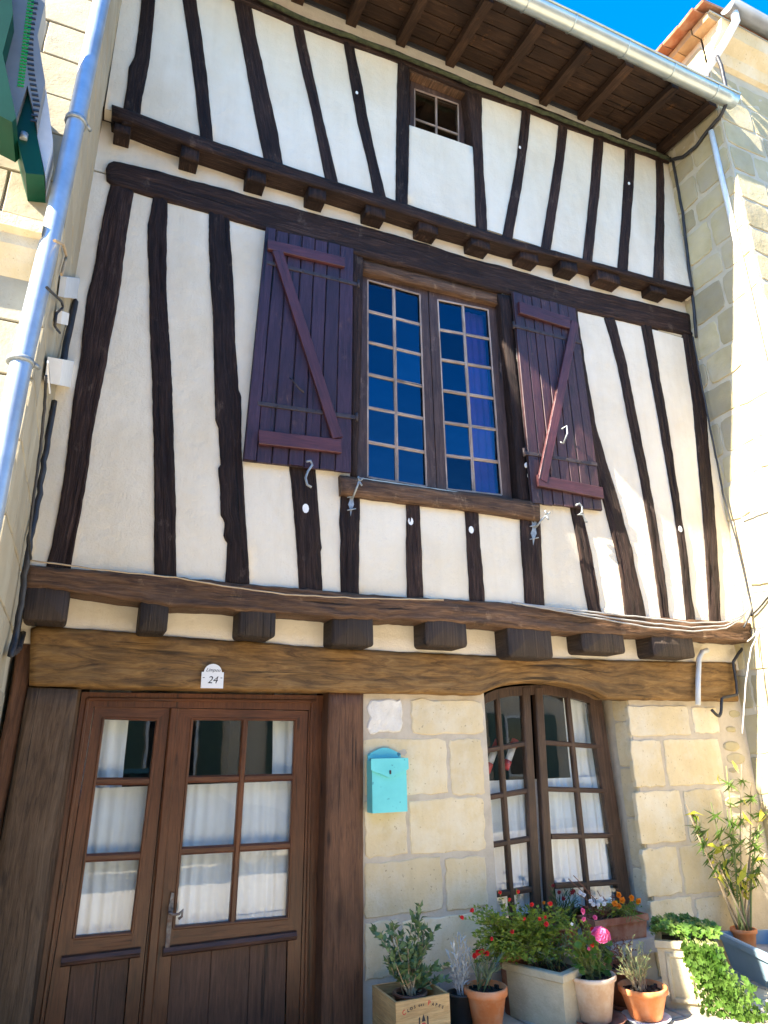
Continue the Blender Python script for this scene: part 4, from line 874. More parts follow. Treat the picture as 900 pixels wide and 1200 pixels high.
# ------------------------------------------------------------------ left stone house
LXB = -0.375
def lx(z): return -0.362 + 0.0125 * (z - 2.4)
LF = -1.15
def lf_(z): return -1.40 + 0.10 * (z - 3.0)
fl_ = lambda u, v, h: Vector((u, lf_(v) - h, v))
LH = empty('left_stone_house', (-2.8, 2, 0), 'pale ashlar stone house at the left edge, in sunlight', 'house')
LH.name = 'stone_house'; ORG[LH.name] = Vector((-2.8, 2, 0))
b = MB(); b.hexa([(-6, lf_(-.1) + .01, -.1), (lx(0) - .01, lf_(-.1) + .01, -.1), (lx(0) - .01, 6, -.1), (-6, 6, -.1)], [(-6, lf_(10.2) + .01, 10.2), (lx(10.2) - .01, lf_(10.2) + .01, 10.2), (lx(10.2) - .01, 6, 10.2), (-6, 6, 10.2)]); b.build('wall', M['mortar_pale'], LH)
z = 0.0; i = 0
while z < 9.6:
    h = rnd.choice([.30, .33, .36]); x = lx(z + h / 2) + .002; first = True
    while x > -2.3:
        L = rnd.uniform(.42, .68) if not first else (0.30 if i % 2 else 0.55)
        block('stone', [(x - L + .004, z + .004), (x - .003, z + .004), (x - .003, z + h - .004), (x - L + .004, z + h - .004)], fl_, rnd.uniform(.004, .009), M['palestone'], LH, 3, .003, .006, .003, .02, .03); x -= L; first = False
    yy = lf_(z + h / 2) - .004
    for k in range(3):
        L = (0.55 if i % 2 else 0.30) if k == 0 else rnd.uniform(.35, .5)
        block('stone', [(yy + .003, z + .004), (yy + L - .004, z + .004), (yy + L - .004, z + h - .004), (yy + .003, z + h - .004)], lambda u, v, hh: Vector((lx(v) + hh, u, v)), .004, M['palestone'], LH, 3, .004, .006, .003, .02, .03)
        yy += L
        if yy > -.2: break
    z += h; i += 1
b = MB(); b.box((-6, lf_(10.2) - .25, 10.2), (lx(10) + .25, 6, 10.3)); b.build('roof', M['rooftile'], LH)
# moulded window sill end
LF = lf_(4.2); c = atY((44, 300), LF - .16); sx1 = c.x
zt_ = atY((20, 252), LF - .16).z; zb_ = atY((20, 325), LF - .1).z
prof = [(LF + .02, zt_), (LF - .16, zt_), (LF - .16, zt_ - .07), (LF - .13, zt_ - .09), (LF - .13, zt_ - .15), (LF - .05, zb_ + .03), (LF - .01, zb_), (LF + .02, zb_)]
m = MB(); m.hexa([(sx1, y_, z_) for y_, z_ in prof], [(sx1 - 1.5, y_, z_) for y_, z_ in prof]); m.build('window_sill', M['stone'], LH)
# rain pipe
PP = [(127, -30), (118, 5), (98, 100), (77, 200), (58, 285), (44, 345), (24, 430), (6, 520), (-8, 590), (-40, 750)]
m = MB(); p3 = resample([atY(p, lf_(atY(p, -1.3).z) - .10) for p in PP], 30); m.tube(p3, .047, 16); DP = m.build('rain_pipe', M['pipe'], LH)
for px, py in ((89, 143), (24, 424)):
    m = MB(); c = atY((px, py), lf_(atY((px, py), -1.3).z) - .10); m.lathe([(.050, -.012), (.058, -.012), (.058, .012), (.050, .012)], c, 16); m.tube([c + Vector((.055, 0, 0)), c + Vector((.075, .03, 0))], .011, 6); m.tube([c + Vector((0, .05, 0)), c + Vector((0, .11, 0))], .010, 6); m.build('pipe_collar', M['galv'], DP)

# pharmacy-style sign: LED box on a bracket, seen from below
LF = lf_(5.3)
SG = empty('cross_sign', atY((40, 215), LF - .1), 'dark green illuminated cross sign with green LED dots at the top left corner', 'sign')
LFX = lx(6)
pl = [P(p, LF - .012) for p in [(18, 165), (60, 160), (74, 180), (62, 226), (24, 212)]]
m = MB(); m.hexa([p + Vector((0, .012, 0)) for p in pl], pl)
for p in pl[1:]: m.tube([p.lerp(pl[0], .12) + Vector((0, .0, 0)), p.lerp(pl[0], .12) + Vector((0, -.02, 0))], .014, 6)
m.build('wall_plate', M['signteal'], SG)
def prism(name, pts, y0, y1, mat, par):
    a = [atY(p, y0) for p in pts]; m = MB(); m.hexa([Vector((p.x, y1, p.z)) for p in a], a); return m.build(name, mat, par)
prism('bracket_box', [(16, 145), (30, 95), (42, 152), (52, 205), (30, 203)], LF - .30, LF - .02, M['signgreen'], SG)
prism('bracket_side', [(42, 152), (54, 104), (62, 165), (53, 205)], LF - .26, LF - .02, M['greyplastic'], SG)
prism('led_mask', [(5, -40), (52, -40), (53, 2), (44, 42), (53, 96), (43, 145), (32, 100), (16, 150), (-5, 120), (-5, 60)], LF - .34, LF - .20, M['ledgrey'], SG)
prism('case', [(-30, -60), (10, -60), (15, 16), (3, 62), (19, 138), (14, 143), (-30, 120)], LF - .44, LF - .18, M['signgreen'], SG)
for i in range(26):   # louvre slots in the right flank
    v = i / 25; y_ = -10 + 150 * v; xr = 46 - 8 * abs(sin(v * 3.6)) ; a = atY((xr - 7, y_), LF - .345); c = atY((xr + 1, y_ + 1.5), LF - .345)
    m = MB(); m.bar(a, c, .012, NF, .006); m.build('louvre', M['louvre'], SG)
m = MB()
for i in range(30):
    for k in range(2):
        c = atY((35 - i * .45 + k * 4, -8 + i * 3.7 + k), LF - .347); m.bar(c + Vector((-.006, 0, -.004)), c + Vector((.006, 0, .004)), .006, NF, .006)
tag(m.build('led_dots', M['led'], SG), kind='stuff')
lk = atY((28, 160), LF - .305); m = MB(); m.lathe([(.018, -.02), (.018, .02)], lk, 8); m.build('lock', M['galv'], SG)

# ------------------------------------------------------------------ right stone house
RF = -1.065
RH = empty('stone_house', (8.5, 2, 0), 'yellow rubble stone house at the right edge with a tiled eave', 'house')
b = MB(); b.box((XR, RF, -.1), (12, 7, 9.0)); b.build('wall', M['mortar_pale'], RH)
fx = lambda u, v, h: Vector((XR - h, u, v)); z = 0.02
while z < 8.75:
    h = rnd.uniform(.29, .42); yy = RF + .01
    while yy < 0.6 if z > 7.9 else yy < -0.12:
        L = rnd.uniform(.30, .58)
        if yy + L > 1.2: break
        g_ = rnd.uniform(.010, .026)
        block('stone', [(yy + g_ * .5, z + g_ * .6 + rnd.uniform(0, .02)), (yy + L - g_, z + g_ * .5 + rnd.uniform(0, .02)), (yy + L - g_, z + h - g_ - rnd.uniform(0, .02)), (yy + g_ * .5, z + h - g_ - rnd.uniform(0, .02))], fx, rnd.uniform(.004, .016), M['rubble'], RH, 5, .016, .008, .006, .03, .12); yy += L
    z += h
z = 4.2
while z < 8.5:
    h = rnd.uniform(.26, .40); x = XR + .01
    while x < 7.2:
        L = rnd.uniform(.3, .6); g_ = rnd.uniform(.010, .025)
        block('stone', [(x + g_ * .5, z + g_), (x + L - g_, z + g_ * .7), (x + L - g_, z + h - g_), (x + g_ * .5, z + h - g_)], frY(RF), rnd.uniform(.002, .012), M['rubble'], RH, 4, .012, .008, .006, .02, .12); x += L
    z += h
# cornice on the street side, tiles on the flank
CP = [(RF + .02, 8.62), (RF - .05, 8.64), (RF - .10, 8.74), (RF - .22, 8.84), (RF - .26, 8.98), (RF + .02, 9.0)]
m = MB(); m.hexa([(XR + .0, y_, z_) for y_, z_ in CP], [(12, y_, z_) for y_, z_ in CP]); m.build('cornice', M['stone'], RH)
def shared_box(nm, sx, sy, sz, mat):
    m = MB(); m.box((-sx / 2, -sy / 2, 0), (sx / 2, sy / 2, sz)); o = m.build(nm, mat); me = o.data; bpy.data.objects.remove(o)
    for v in me.vertices: v.co.z += 0
    return me
tb1 = shared_box('eave_brick', .26, .205, .085, M['paletile']); tt1 = shared_box('roof_tile', .40, .215, .035, M['rooftile'])
def put(me, name, loc, rot, parent):
    o = bpy.data.objects.new(name, me); link(o, parent); o.location = Vector(loc) - ORG[parent.name]; o.rotation_euler = rot; return o
for i in range(20):
    yy = RF - .10 + i * .215
    put(tb1, 'eave_brick', (XR - .01 + rnd.uniform(-.01, .01), yy, 8.99), (0, 0, rnd.uniform(-.03, .03)), RH)
    put(tt1, 'roof_tile', (XR - .08 + rnd.uniform(-.015, .015), yy + .05, 9.105 + rnd.uniform(0, .012)), (rnd.uniform(-.06, .06), -.12, rnd.uniform(-.03, .03)), RH)
    put(tt1, 'roof_tile', (XR - .03 + rnd.uniform(-.015, .015), yy - .04, 9.15 + rnd.uniform(0, .012)), (rnd.uniform(-.06, .06), -.16, rnd.uniform(-.03, .03)), RH)
b = MB(); b.box((XR - .10, RF - .22, 9.078), (12, 6, 9.102)); b.build('tile_bed', M['mortar_pale'], RH)
b = MB(); b.hexa([(XR + .10, RF - .25, 9.105), (12, RF - .25, 9.105), (12, 6, 9.105), (XR + .10, 6, 9.105)], [(8.5, 2.4, 10.4), (10, 2.4, 10.4), (10, 3, 10.4), (8.5, 3, 10.4)]); b.build('roof', M['rooftile'], RH)
m = MB(); gr2 = []
for x in (XR + .02, 8, 12):
    gr2.append([m.vert((x, RF - .34 - .09 * cos(pi * k / 10), 9.08 - .095 * sin(pi * k / 10))) for k in range(11)] + [m.vert((x, RF - .34 - .085 * cos(pi * k / 10), 9.08 - .09 * sin(pi * k / 10))) for k in range(10, -1, -1)])
for a, c in zip(gr2, gr2[1:]):
    for k in range(22): m.face([a[k], a[(k + 1) % 22], c[(k + 1) % 22], c[k]], 0, True)
m.face(gr2[0][:11]); m.build('gutter', M['zincdark'], RH)
g0 = Vector((XR + .10, RF - .34, 9.0))
m = MB(); m.tube([g0, g0 + Vector((0, .0, -.12)), g0 + Vector((-.06, .14, -.30)), Vector((XR - .05, RF + .02, 8.48)), Vector((XR - .05, RF + .10, 8.30))], .042, 10); m.build('swan_neck_pipe', M['whitepaint'], RH)
m = MB(); m.tube([Vector((XR - .035, -.95, z_)) for z_ in (7.75, 6.5, 5.0, 3.5, 2.0, .0)], .028, 8); m.build('conduit', M['whitepaint'], RH)

# ------------------------------------------------------------------ cables and boxes
def cable(pts, r, mat, name='cable', label=None, seg=6, sag=0.0, wob=.004, cat='cable'):
    q = resample(pts, max(6, len(pts) * 5)); sd = rnd.random() * 50
    q = [p + Vector((nz(i * .7, sd), nz(i * .7, sd + 9), nz(i * .7, sd + 20))) * wob for i, p in enumerate(q)]
    m = MB(); m.tube(q, r, seg); return tag(m.build(name, mat), label, cat)
yl = -.30
cable([atX(p, lx(4) + .035) for p in [(152, 0), (143, 50), (132, 110), (128, 150), (122, 190), (112, 245), (100, 300), (86, 365), (72, 430)]], .022, M['blackcable'], label='thick black cable running down the corner between the house and the left stone house', wob=.008)
cable([atX(p, lx(3) + .03) for p in [(64, 470), (52, 540), (44, 590), (34, 640), (27, 690), (18, 750), (12, 768), (22, 760), (27, 742)]], .018, M['blackcable'], label='black cable hanging in a loop at the left end of the sole beam', wob=.01)
cable([P(p, -.30) for p in [(33, 656), (60, 660), (120, 668), (200, 676), (270, 688), (340, 697), (420, 701), (520, 703)]], .005, M['tancable'], label='thin tan wire lying along the left half of the sole beam', wob=.008)
for dy, mt, lb in ((0, 'greycable', 'upper grey wire sagging along the right half of the sole beam'), (6, 'greycable', 'middle grey wire drooping along the right half of the sole beam'), (11, 'greycable', 'lowest grey wire drooping along the right half of the sole beam')):
    cable([P(p, -.30) for p in [(600, 706), (650, 712 + dy * .3), (700, 718 + dy * .6), (760, 724 + dy), (810, 730 + dy * .9), (850, 729 + dy * .7), (868, 722 + dy * .4), (878, 712)]], .0065, M[mt], label=lb, wob=.005)
for k, (pts, lb, mt, r) in enumerate([
  ([(822, 395), (830, 430), (840, 480), (852, 540), (862, 580), (868, 610), (876, 650), (884, 690), (888, 720)], 'black cable bundle running down the right end of the timber front', 'blackcable', .014),
  ([(812, 395), (820, 440), (832, 500), (848, 580), (862, 630), (874, 680), (882, 715), (872, 735)], 'second thin dark cable down the right end of the timber front', 'blackcable', .009),
  ([(868, 600), (880, 640), (890, 690), (892, 725), (884, 745), (876, 752)], 'looped grey wire at the right end of the sole beam', 'greycable', .006),
  ([(864, 595), (874, 625), (882, 660), (893, 700), (890, 740), (880, 760), (874, 800), (870, 860)], 'grey wire dropping past the right end of the lintel', 'greycable', .006)]):
    cable([P(p, -.29 - .012 * k) for p in pts], r, M[mt], label=lb, wob=.006)
cable([atX(p, XR - .03) for p in [(869, 608), (885, 601), (900, 596), (925, 588)]], .008, M['greycable'], label='overhead wire leaving the right corner below the shutter height', wob=.003)
cable([atX(p, XR - .03) for p in [(879, 684), (890, 682), (905, 680), (925, 676)]], .008, M['greycable'], label='overhead wire leaving the right corner just above the sole beam', wob=.003)
cable([atX(p, XR - .03) for p in [(880, 722), (890, 712), (900, 700), (925, 668)]], .009, M['blackcable'], label='dark overhead wire leaving the right end of the sole beam', wob=.003)
cable([atX(p, XR - .03) for p in [(788, 186), (800, 250), (808, 320), (813, 360), (816, 395)]], .016, M['blackcable'], label='black cable down the upper right edge of the timber front', wob=.006)
cable([P(p, Y2 - .06) for p in [(300, -4), (354, 22), (409, 42), (472, 66), (527, 88), (560, 102), (633, 130), (680, 148), (722, 164), (785, 186)]], .022, M['moss'], label='mossy cable bundle along the eaves plate', wob=.012)
cable([atX(p, XR - .03) for p in [(785, 188), (800, 184), (815, 172), (830, 152), (845, 135), (852, 120), (850, 100), (845, 78), (840, 66)]], .020, M['blackcable'], label='black cable curving from the eaves plate up past the gutter end', wob=.004)
cable([atY(p, RF - .05) for p in [(842, 66), (850, 63), (870, 72), (900, 88), (940, 105)]], .024, M['blackcable'], label='black cable under the cornice of the right stone house', wob=.004)
m = MB(); m.tube([P(p, -.10) for p in [(829, 762), (823, 764), (819, 772), (818, 800), (818, 826)]], .022, 10); tag(m.build('pipe_bend', M['greyplastic']), 'short grey pipe bend in front of the right end of the lintel', 'pipe')
cable([P(p, -.11) for p in [(876, 752), (866, 765), (859, 776), (863, 800), (864, 814), (846, 818), (845, 836), (842, 840), (834, 832)]], .013, M['blackcable'], label='black cable bent round the right end of the lintel', wob=.002)
XB = lx(4.2)
def wbox(name, pq, mat, label, h=.06):
    pts = [atX(p, XB + .01) for p in pq]; m = MB(); m.hexa(pts, [p + Vector((h, 0, 0)) for p in pts]); return tag(m.build(name, mat), label, 'box')
wbox('junction_box', [(71, 323), (88, 325), (86, 349), (68, 347)], M['greyplastic'], 'small grey junction box on the flank of the left stone house', .03)
wbox('connector', [(66, 363), (75, 366), (73, 380), (64, 378)], M['whitepaint'], 'small white cable connector below the junction box', .03)
tb = wbox('telecom_box', [(56, 418), (74, 421), (70, 452), (52, 448)], M['whitepaint'], 'white finned telecom box on the left wall corner', .07)
pp = [atX(p, XB + .08) for p in [(74, 421), (70, 452), (64, 470), (66, 430)]]
for i in range(7):
    a = atX((57 + i * .3, 424 + i * 4), XB + .085); m = MB(); m.bar(a, a + Vector((0, .10, 0)), .010, (1, 0, 0), .006); m.build('fin', M['greyplastic'], tb)
cable([atX(p, XB + .03) for p in [(55, 337), (62, 344), (72, 353), (74, 360), (66, 368), (64, 382), (70, 390)]], .007, M['blackcable'], label='short black wire by the junction box', wob=.002)
cable([atX(p, XB + .04) for p in [(54, 440), (52, 480), (48, 520), (40, 580), (34, 630), (36, 655)]], .007, M['blackcable'], label='thin black wire below the telecom box', wob=.004)
cable([atX(p, XB + .02) for p in [(72, 322), (78, 300), (74, 286), (64, 282)]], .008, M['tancable'], label='cream wire arching above the junction box', wob=.003)

# ------------------------------------------------------------------ mailbox and number plate
a = P((434, 900), -.09); c = P((476, 900), -.09); mx0, mx1 = a.x, c.x; mzt = P((455, 876), -.09).z; mzb = P((454, 952), -.09).z; mw = mx1 - mx0; cx = (mx0 + mx1) / 2; mh = mzt - mzb
MBX = empty('mailbox', (cx, -.05, mzb), 'turquoise metal mailbox with a scalloped flap hung on the stone wall', 'mailbox')
m = MB(); m.box((mx0 + .006, -.105, mzb), (mx1 - .006, -.012, mzb + mh * .80)); m.build('body', M['mailbox'], MBX)
def plate(name, pts, y0, th, mat, par):
    m = MB(); m.hexa([(p[0], y0 + th, p[1]) for p in pts], [(p[0], y0, p[1]) for p in pts]); return m.build(name, mat, par)
arc = [(mx0 + .01, mzt - mh * .24)] + [(mx0 + .01, mzt - .045)] + [(cx - mw * .46 + mw * .92 * k / 10, mzt - .04 + .04 * sin(pi * k / 10) ** 1.3) for k in range(11)] + [(mx1 - .01, mzt - .045), (mx1 - .01, mzt - mh * .24)]
plate('back_plate', arc, -.030, .016, M['mailbox'], MBX)
m = MB(); m.box((mx0 + .02, -.1015, mzb + mh * .80), (mx1 - .02, -.032, mzb + mh * .835)); m.build('slot_mouth', M['mailin'], MBX)
zf = mzb + mh * .83
fl = [(mx0 - .004, zf), (mx1 + .004, zf), (mx1 + .006, zf - .07)] + [(mx1 - mw * t_, zf - .085 - .035 * sin(pi * t_) ** 3) for t_ in (.1, .2, .3, .4, .46, .5, .54, .6, .7, .8, .9)] + [(mx0 - .006, zf - .07)]
plate('flap', fl, -.118, .012, M['mailbox'], MBX)
plate('lock', [(cx - .006, zf - .10), (cx + .006, zf - .10), (cx + .006, zf - .075), (cx - .006, zf - .075)], -.122, .003, M['iron'], MBX)
c = P((249, 795), -.095); pw = P((262, 795), -.095).x - P((236, 795), -.095).x; zb_ = P((248, 806.5), -.095).z; zt_ = P((249, 778), -.095).z; sh = zb_ + (zt_ - zb_) * .66
NP = empty('number_plate', (c.x, -.09, zb_), 'small white enamel house number plate reading 24 on the lintel', 'number plate')
rr = pw * .40; pts = [(c.x - pw / 2, zb_), (c.x + pw / 2, zb_), (c.x + pw / 2, sh), (c.x + rr, sh)] + [(c.x + rr * cos(a_), sh + (zt_ - sh) * sin(a_)) for a_ in [pi * k / 12 for k in range(1, 12)]] + [(c.x - rr, sh), (c.x - pw / 2, sh)]
plate('plate', pts, -.098, .008, M['whitepaint'], NP)
lettering('number', '24', (zt_ - zb_) * .42, M['ink'], NP, Matrix.Translation((c.x, -.0985, zb_ + (zt_ - zb_) * .20)) @ UPR, .25)
lettering('script', 'Limpou', (zt_ - zb_) * .20, M['ink'], NP, Matrix.Translation((c.x, -.0985, zb_ + (zt_ - zb_) * .68)) @ UPR, .45)
for s in (-1, 1): plate('dash', [(c.x + s * pw * .40 - .006, zb_ + .062), (c.x + s * pw * .40 + .006, zb_ + .062), (c.x + s * pw * .40 + .006, zb_ + .066), (c.x + s * pw * .40 - .006, zb_ + .066)], -.0987, .001, M['ink'], NP)

# ------------------------------------------------------------------ pots and plants
def rx_at(px, py, y, halfw):
    return (P((px + halfw, py), y) - P((px - halfw, py), y)).x / 2
def pot_prof(rb, rt, h, rim=.03, lip=.012):
    return [(rb * .96, 0), (rb, .004), (rt - lip, h - rim), (rt, h - rim + .004), (rt + .001, h - .004), (rt - .004, h), (rt - .018, h - .002), (rt - .022, h - .03)]
def pot(name, px, ytop, ybase, hw_t, hw_b, yc, mat, label, z0=0.0, rim=.035, cat='potted plant', group='potted plants in front of the house'):
    """pot whose centre stands at depth yc; sizes measured from pixels"""
    c = P((px, (ytop + ybase) / 2), yc); rt = rx_at(px, ytop, yc, hw_t); rb = rx_at(px, ybase, yc, hw_b); zt = P((px, ytop), yc).z
    R_ = empty(name, (c.x, yc, z0), label, cat, group); h = zt - z0
    m = MB(); m.lathe(pot_prof(rb, rt, h, rim), (c.x, yc, z0), 28); m.build('pot', mat, R_)
    m = MB(); m.lathe([(.005, h - .028), (rt - .024, h - .030)], (c.x, yc, z0), 20)
    for i in range(40):
        a_ = rnd.uniform(0, 2 * pi); r_ = (rt - .03) * sqrt(rnd.random()); m.box((c.x + r_ * cos(a_) - .008, yc + r_ * sin(a_) - .008, z0 + h - .032), (c.x + r_ * cos(a_) + .006, yc + r_ * sin(a_) + .007, z0 + h - .02 + rnd.uniform(0, .012)))
    m.build('soil', M['soil'], R_)
    return R_, Vector((c.x, yc, z0 + h - .025)), rt
def saucer(c, r, mat, label, z0=0.0, h=.03):
    m = MB(); m.lathe([(r * .82, 0), (r * .84, .002), (r, h), (r - .008, h + .002), (r * .82, .010), (.01, .008)], (c.x, c.y, z0), 28); return tag(m.build('saucer', mat), label, 'saucer')
def rdir(up=0.3): 
    a_ = rnd.uniform(0, 2 * pi); v = Vector((cos(a_), sin(a_), rnd.uniform(-.2, 1) * up * 2)); return v.normalized()
def bushy(R_, base, tips, r0, leafm, stemm, L, W, per, rs=.004, fold=.2, droop=.2, spread=.35, start=.25, jit=.03, upb=.4):
    st = MB(); lf = MB()
    for tip in tips:
        b0 = base + Vector((rnd.uniform(-r0, r0), rnd.uniform(-r0, r0), 0)); tip = Vector(tip); mid = b0.lerp(tip, .5) + Vector((rnd.uniform(-jit, jit), rnd.uniform(-jit, jit), (tip - b0).length * .08))
        pts = [b0, b0.lerp(mid, .55) , mid, mid.lerp(tip, .55) + Vector((0, 0, .01)), tip]; pts = resample(pts, 8); st.tube(pts, rs, 5, r2=rs * .4)
        for k in range(per):
            t_ = start + (1 - start) * (k + rnd.random()) / per; i = min(6, int(t_ * 7)); p = pts[i].lerp(pts[i + 1], t_ * 7 - i)
            ax = (pts[i + 1] - pts[i]).normalized(); d = (rdir() * (1 - upb) + ax * upb + rdir() * spread).normalized()
            s = rnd.uniform(.65, 1.15); lf.leaf(p, d, L * s, W * s, fold=fold, droop=droop * rnd.uniform(.3, 1.4))
        for k in range(3): lf.leaf(tip, (rdir() + (tip - mid).normalized() * 1.2), L * .8, W * .8, fold=fold, droop=droop)
    st.build('stems', stemm, R_); tag(lf.build('foliage', leafm, R_), kind='stuff')
def bloom(R_, p, r, mat, n=7, name='flower', ball=False):
    m = MB(); p = Vector(p)
    for k in range(n):
        d = rdir(.6); d = (d + Vector((0, -.5, .35))).normalized(); q = p + (d * r * .5 if ball else Vector())
        m.round_leaf(q, d + rdir() * .5, r * (.42 if ball else .55), k=6, cup=.3); 
    if not ball:
        r0_ = rnd.uniform(0, 6); tl_1 = rnd.uniform(-.6, .6)
        for k in range(5):
            a_ = 2 * pi * k / 5 + r0_; d = Vector((cos(a_), -.35 + tl_1 * sin(a_), sin(a_))); m.leaf(p, d, r * rnd.uniform(.5, .85), r * rnd.uniform(.7, 1.1), up=Vector((rnd.uniform(-.4, .4), -1, .3)), fold=.25, droop=.3)
    return m.build(name, mat, R_)

# wine crate with a plant in a brown pot
zc = 0.0
cf = [(463.6, 1175), (526.6, 1166)]; yc_ = -0.50
A = P(cf[0], yc_); B = P(cf[1], yc_); zt = A.z
cz = zt; wid = B.x - A.x; bk = atZ((444.7, 1153), zt); dep = bk.y - yc_
CR = empty('wine_crate', ((A.x + B.x) / 2, yc_ + dep / 2, 0), 'wooden wine crate with printed lettering below the mailbox', 'crate')
dep = max(.22, min(dep, .34))
def plank(nm, lo, hi, ax=0):
    m = MB(); m.box(lo, hi)
    for vi, v in enumerate(m.v): m.uv[vi] = (v.z + lo[1], v.x + v.y)
    m.build(nm, M['crate'], CR)
hz = [0.012, zt * .52, zt]
for z0_, z1_ in ((0.012, zt * .5 - .0015), (zt * .5 + .0015, zt)):
    plank('front_board', (A.x, yc_, z0_), (B.x, yc_ + .014, z1_)); plank('back_board', (A.x, yc_ + dep - .014, z0_), (B.x, yc_ + dep, z1_))
    plank('side_board', (A.x, yc_ + .0145, z0_), (A.x + .014, yc_ + dep - .0145, z1_)); plank('side_board', (B.x - .014, yc_ + .0145, z0_), (B.x, yc_ + dep - .0145, z1_))
plank('base_board', (A.x + .0145, yc_ + .0145, .014), (B.x - .0145, yc_ + dep - .0145, .024))
ccx = (A.x + B.x) / 2; Rr = .26; czp = zt - .062
word = 'CLOS DES PAPES'; big = {0: 1.55, 9: 1.55, 5: .62, 6: .62, 7: .62}; adv = [0.021 if ch != ' ' else .012 for ch in word]
for k in (0, 9): adv[k] = .029
for k in (5, 6, 7): adv[k] = .013
tot = sum(adv); s_ = -tot / 2
for k, ch in enumerate(word):
    mid = s_ + adv[k] / 2; s_ += adv[k]
    if ch == ' ': continue
    ang = mid / Rr; loc = Vector((ccx + Rr * sin(ang), yc_ - .001, czp + .025 + Rr * (cos(ang) - 1)))
    lettering('letter', ch, .021 * big.get(k, 1.0), M['redink'] if k in (0, 9) else M['ink'], CR, Matrix.Translation(loc) @ Matrix.Rotation(ang, 4, 'Y') @ UPR, .1, .0004)
ez = czp - .085
for nm, pts, mt in (('emblem', [(ccx - .030, ez - .06), (ccx - .022, ez - .06), (ccx - .022, ez + .06), (ccx - .030, ez + .055)], 'ink'), ('emblem', [(ccx + .022, ez - .06), (ccx + .030, ez - .06), (ccx + .030, ez + .055), (ccx + .022, ez + .06)], 'ink'),
    ('emblem', [(ccx - .017, ez - .05), (ccx, ez - .06), (ccx + .017, ez - .05), (ccx + .017, ez + .02), (ccx + .008, ez + .03), (ccx - .008, ez + .03), (ccx - .017, ez + .02)], 'redink'), ('emblem', [(ccx - .012, ez + .036), (ccx + .012, ez + .036), (ccx + .006, ez + .055), (ccx, ez + .07), (ccx - .006, ez + .055)], 'ink')):
    plate(nm, pts, yc_ - .0015, .0012, M[mt], CR)
yp = yc_ + dep * .45
R_, top, rt = pot('potted_shrub', 481, 1161, 1215, 18.5, 15, yp, M['brownplastic'], 'grey-green shrub in a brown plastic pot standing in the wine crate', .024, .02)
tips = [P(p, yp + rnd.uniform(-.06, .06)) for p in [(439, 1092), (447, 1100), (457, 1090), (461, 1086), (470, 1098), (484, 1074), (492, 1064), (488, 1082), (497, 1090), (510, 1089), (505, 1100), (477, 1110), (462, 1120), (485, 1120), (500, 1112), (470, 1135), (490, 1138), (478, 1150), (497, 1150), (455, 1128), (508, 1135), (520, 1132), (522, 1150)]]
bushy(R_, top, tips, .03, M['jade'], M['bark'], .058, .030, 24, .005, .15, .25, .5, .35, .03)
# silver plant in a black pot
R_, top, rt = pot('potted_silver_plant', 540, 1162, 1212, 14, 12, -.28, M['blackplastic'], 'silver-leaved plant in a black plastic pot beside the wine crate', 0, .015)
tips = [P(p, -.28 + rnd.uniform(-.05, .05)) for p in [(536, 1098), (541, 1099), (531, 1110), (546, 1108), (526, 1118), (550, 1115), (553, 1122), (535, 1120), (543, 1124), (529, 1130), (549, 1132), (538, 1140), (545, 1148), (531, 1145)]]
bushy(R_, top, tips, .02, M['silver'], M['silver'], .048, .010, 20, .004, .1, .2, .25, .2, .01, .6)
# terracotta pot with red carnations
R_, top, rt = pot('potted_carnation', 570, 1155, 1196, 22, 14, -.36, M['terracotta'], 'small orange terracotta pot with red-tipped carnations left of the square planter', .022, .045)
saucer(Vector((top.x, -.36, 0)), rt * 1.0, M['blackplastic'], 'dark saucer under the small terracotta pot left of the square planter', 0, .02)
tips = [P(p, -.36 + rnd.uniform(-.06, .06)) for p in [(556, 1122), (562, 1118), (568, 1115), (574, 1120), (580, 1126), (586, 1122), (560, 1132), (571, 1130), (583, 1136), (577, 1140), (566, 1140)]]
bushy(R_, top, tips, .05, M['bluegreen'], M['greenstem'], .07, .008, 16, .003, .1, .15, .15, .1, .01, .75)
for p in [(560, 1116), (565, 1115), (570, 1117), (556, 1120)]: bloom(R_, P(p, -.40), .028, M['red'], 6)
# square cast-stone planter
zq = 0.37
fc = atZ((660, 1213)); 
for k in range(60):
    zq = .10 + k * .005; t3 = atZ((659, 1143), zq)
    if t3.y < fc.y: break
tl_ = atZ((590, 1127), zq); tr_ = atZ((671, 1126), zq); ft = Vector((t3.x, t3.y, zq))
e1 = Vector((tl_.x - ft.x, tl_.y - ft.y, 0)); e2 = Vector((-e1.y, e1.x, 0)).normalized()
if e2.y < 0: e2 = -e2
e1n = e1.normalized(); S_ = e1.length
SQ = empty('square_planter', (ft + e1 * .5 + e2 * S_ * .5)[:2] + (0,), 'square cream cast-stone planter with herbs in front of the arched window', 'planter')
def loc(u, v, z_): q = ft + e1n * u + e2 * v; return Vector((q.x, q.y, z_))
m = MB(); ins = .018
def ringpts(o, z_): return [loc(o, o, z_), loc(S_ - o, o, z_), loc(S_ - o, S_ - o, z_), loc(o, S_ - o, z_)]
seq = [ringpts(.016, 0), ringpts(.010, zq - .05), ringpts(-.008, zq - .04), ringpts(-.008, zq - .006), ringpts(-.002, zq), ringpts(.04, zq), ringpts(.044, zq - .06)]
ids = [[m.vert(p) for p in r] for r in seq]
for a_, c_ in zip(ids, ids[1:]):
    for k in range(4): m.face([a_[k], a_[(k + 1) % 4], c_[(k + 1) % 4], c_[k]])
m.face(ids[0]); m.build('pot', M['concrete'], SQ)
m = MB(); m.poly(ringpts(.042, zq - .05)); m.build('soil', M['soil'], SQ)
ctr = loc(S_ / 2, S_ / 2, zq - .05)
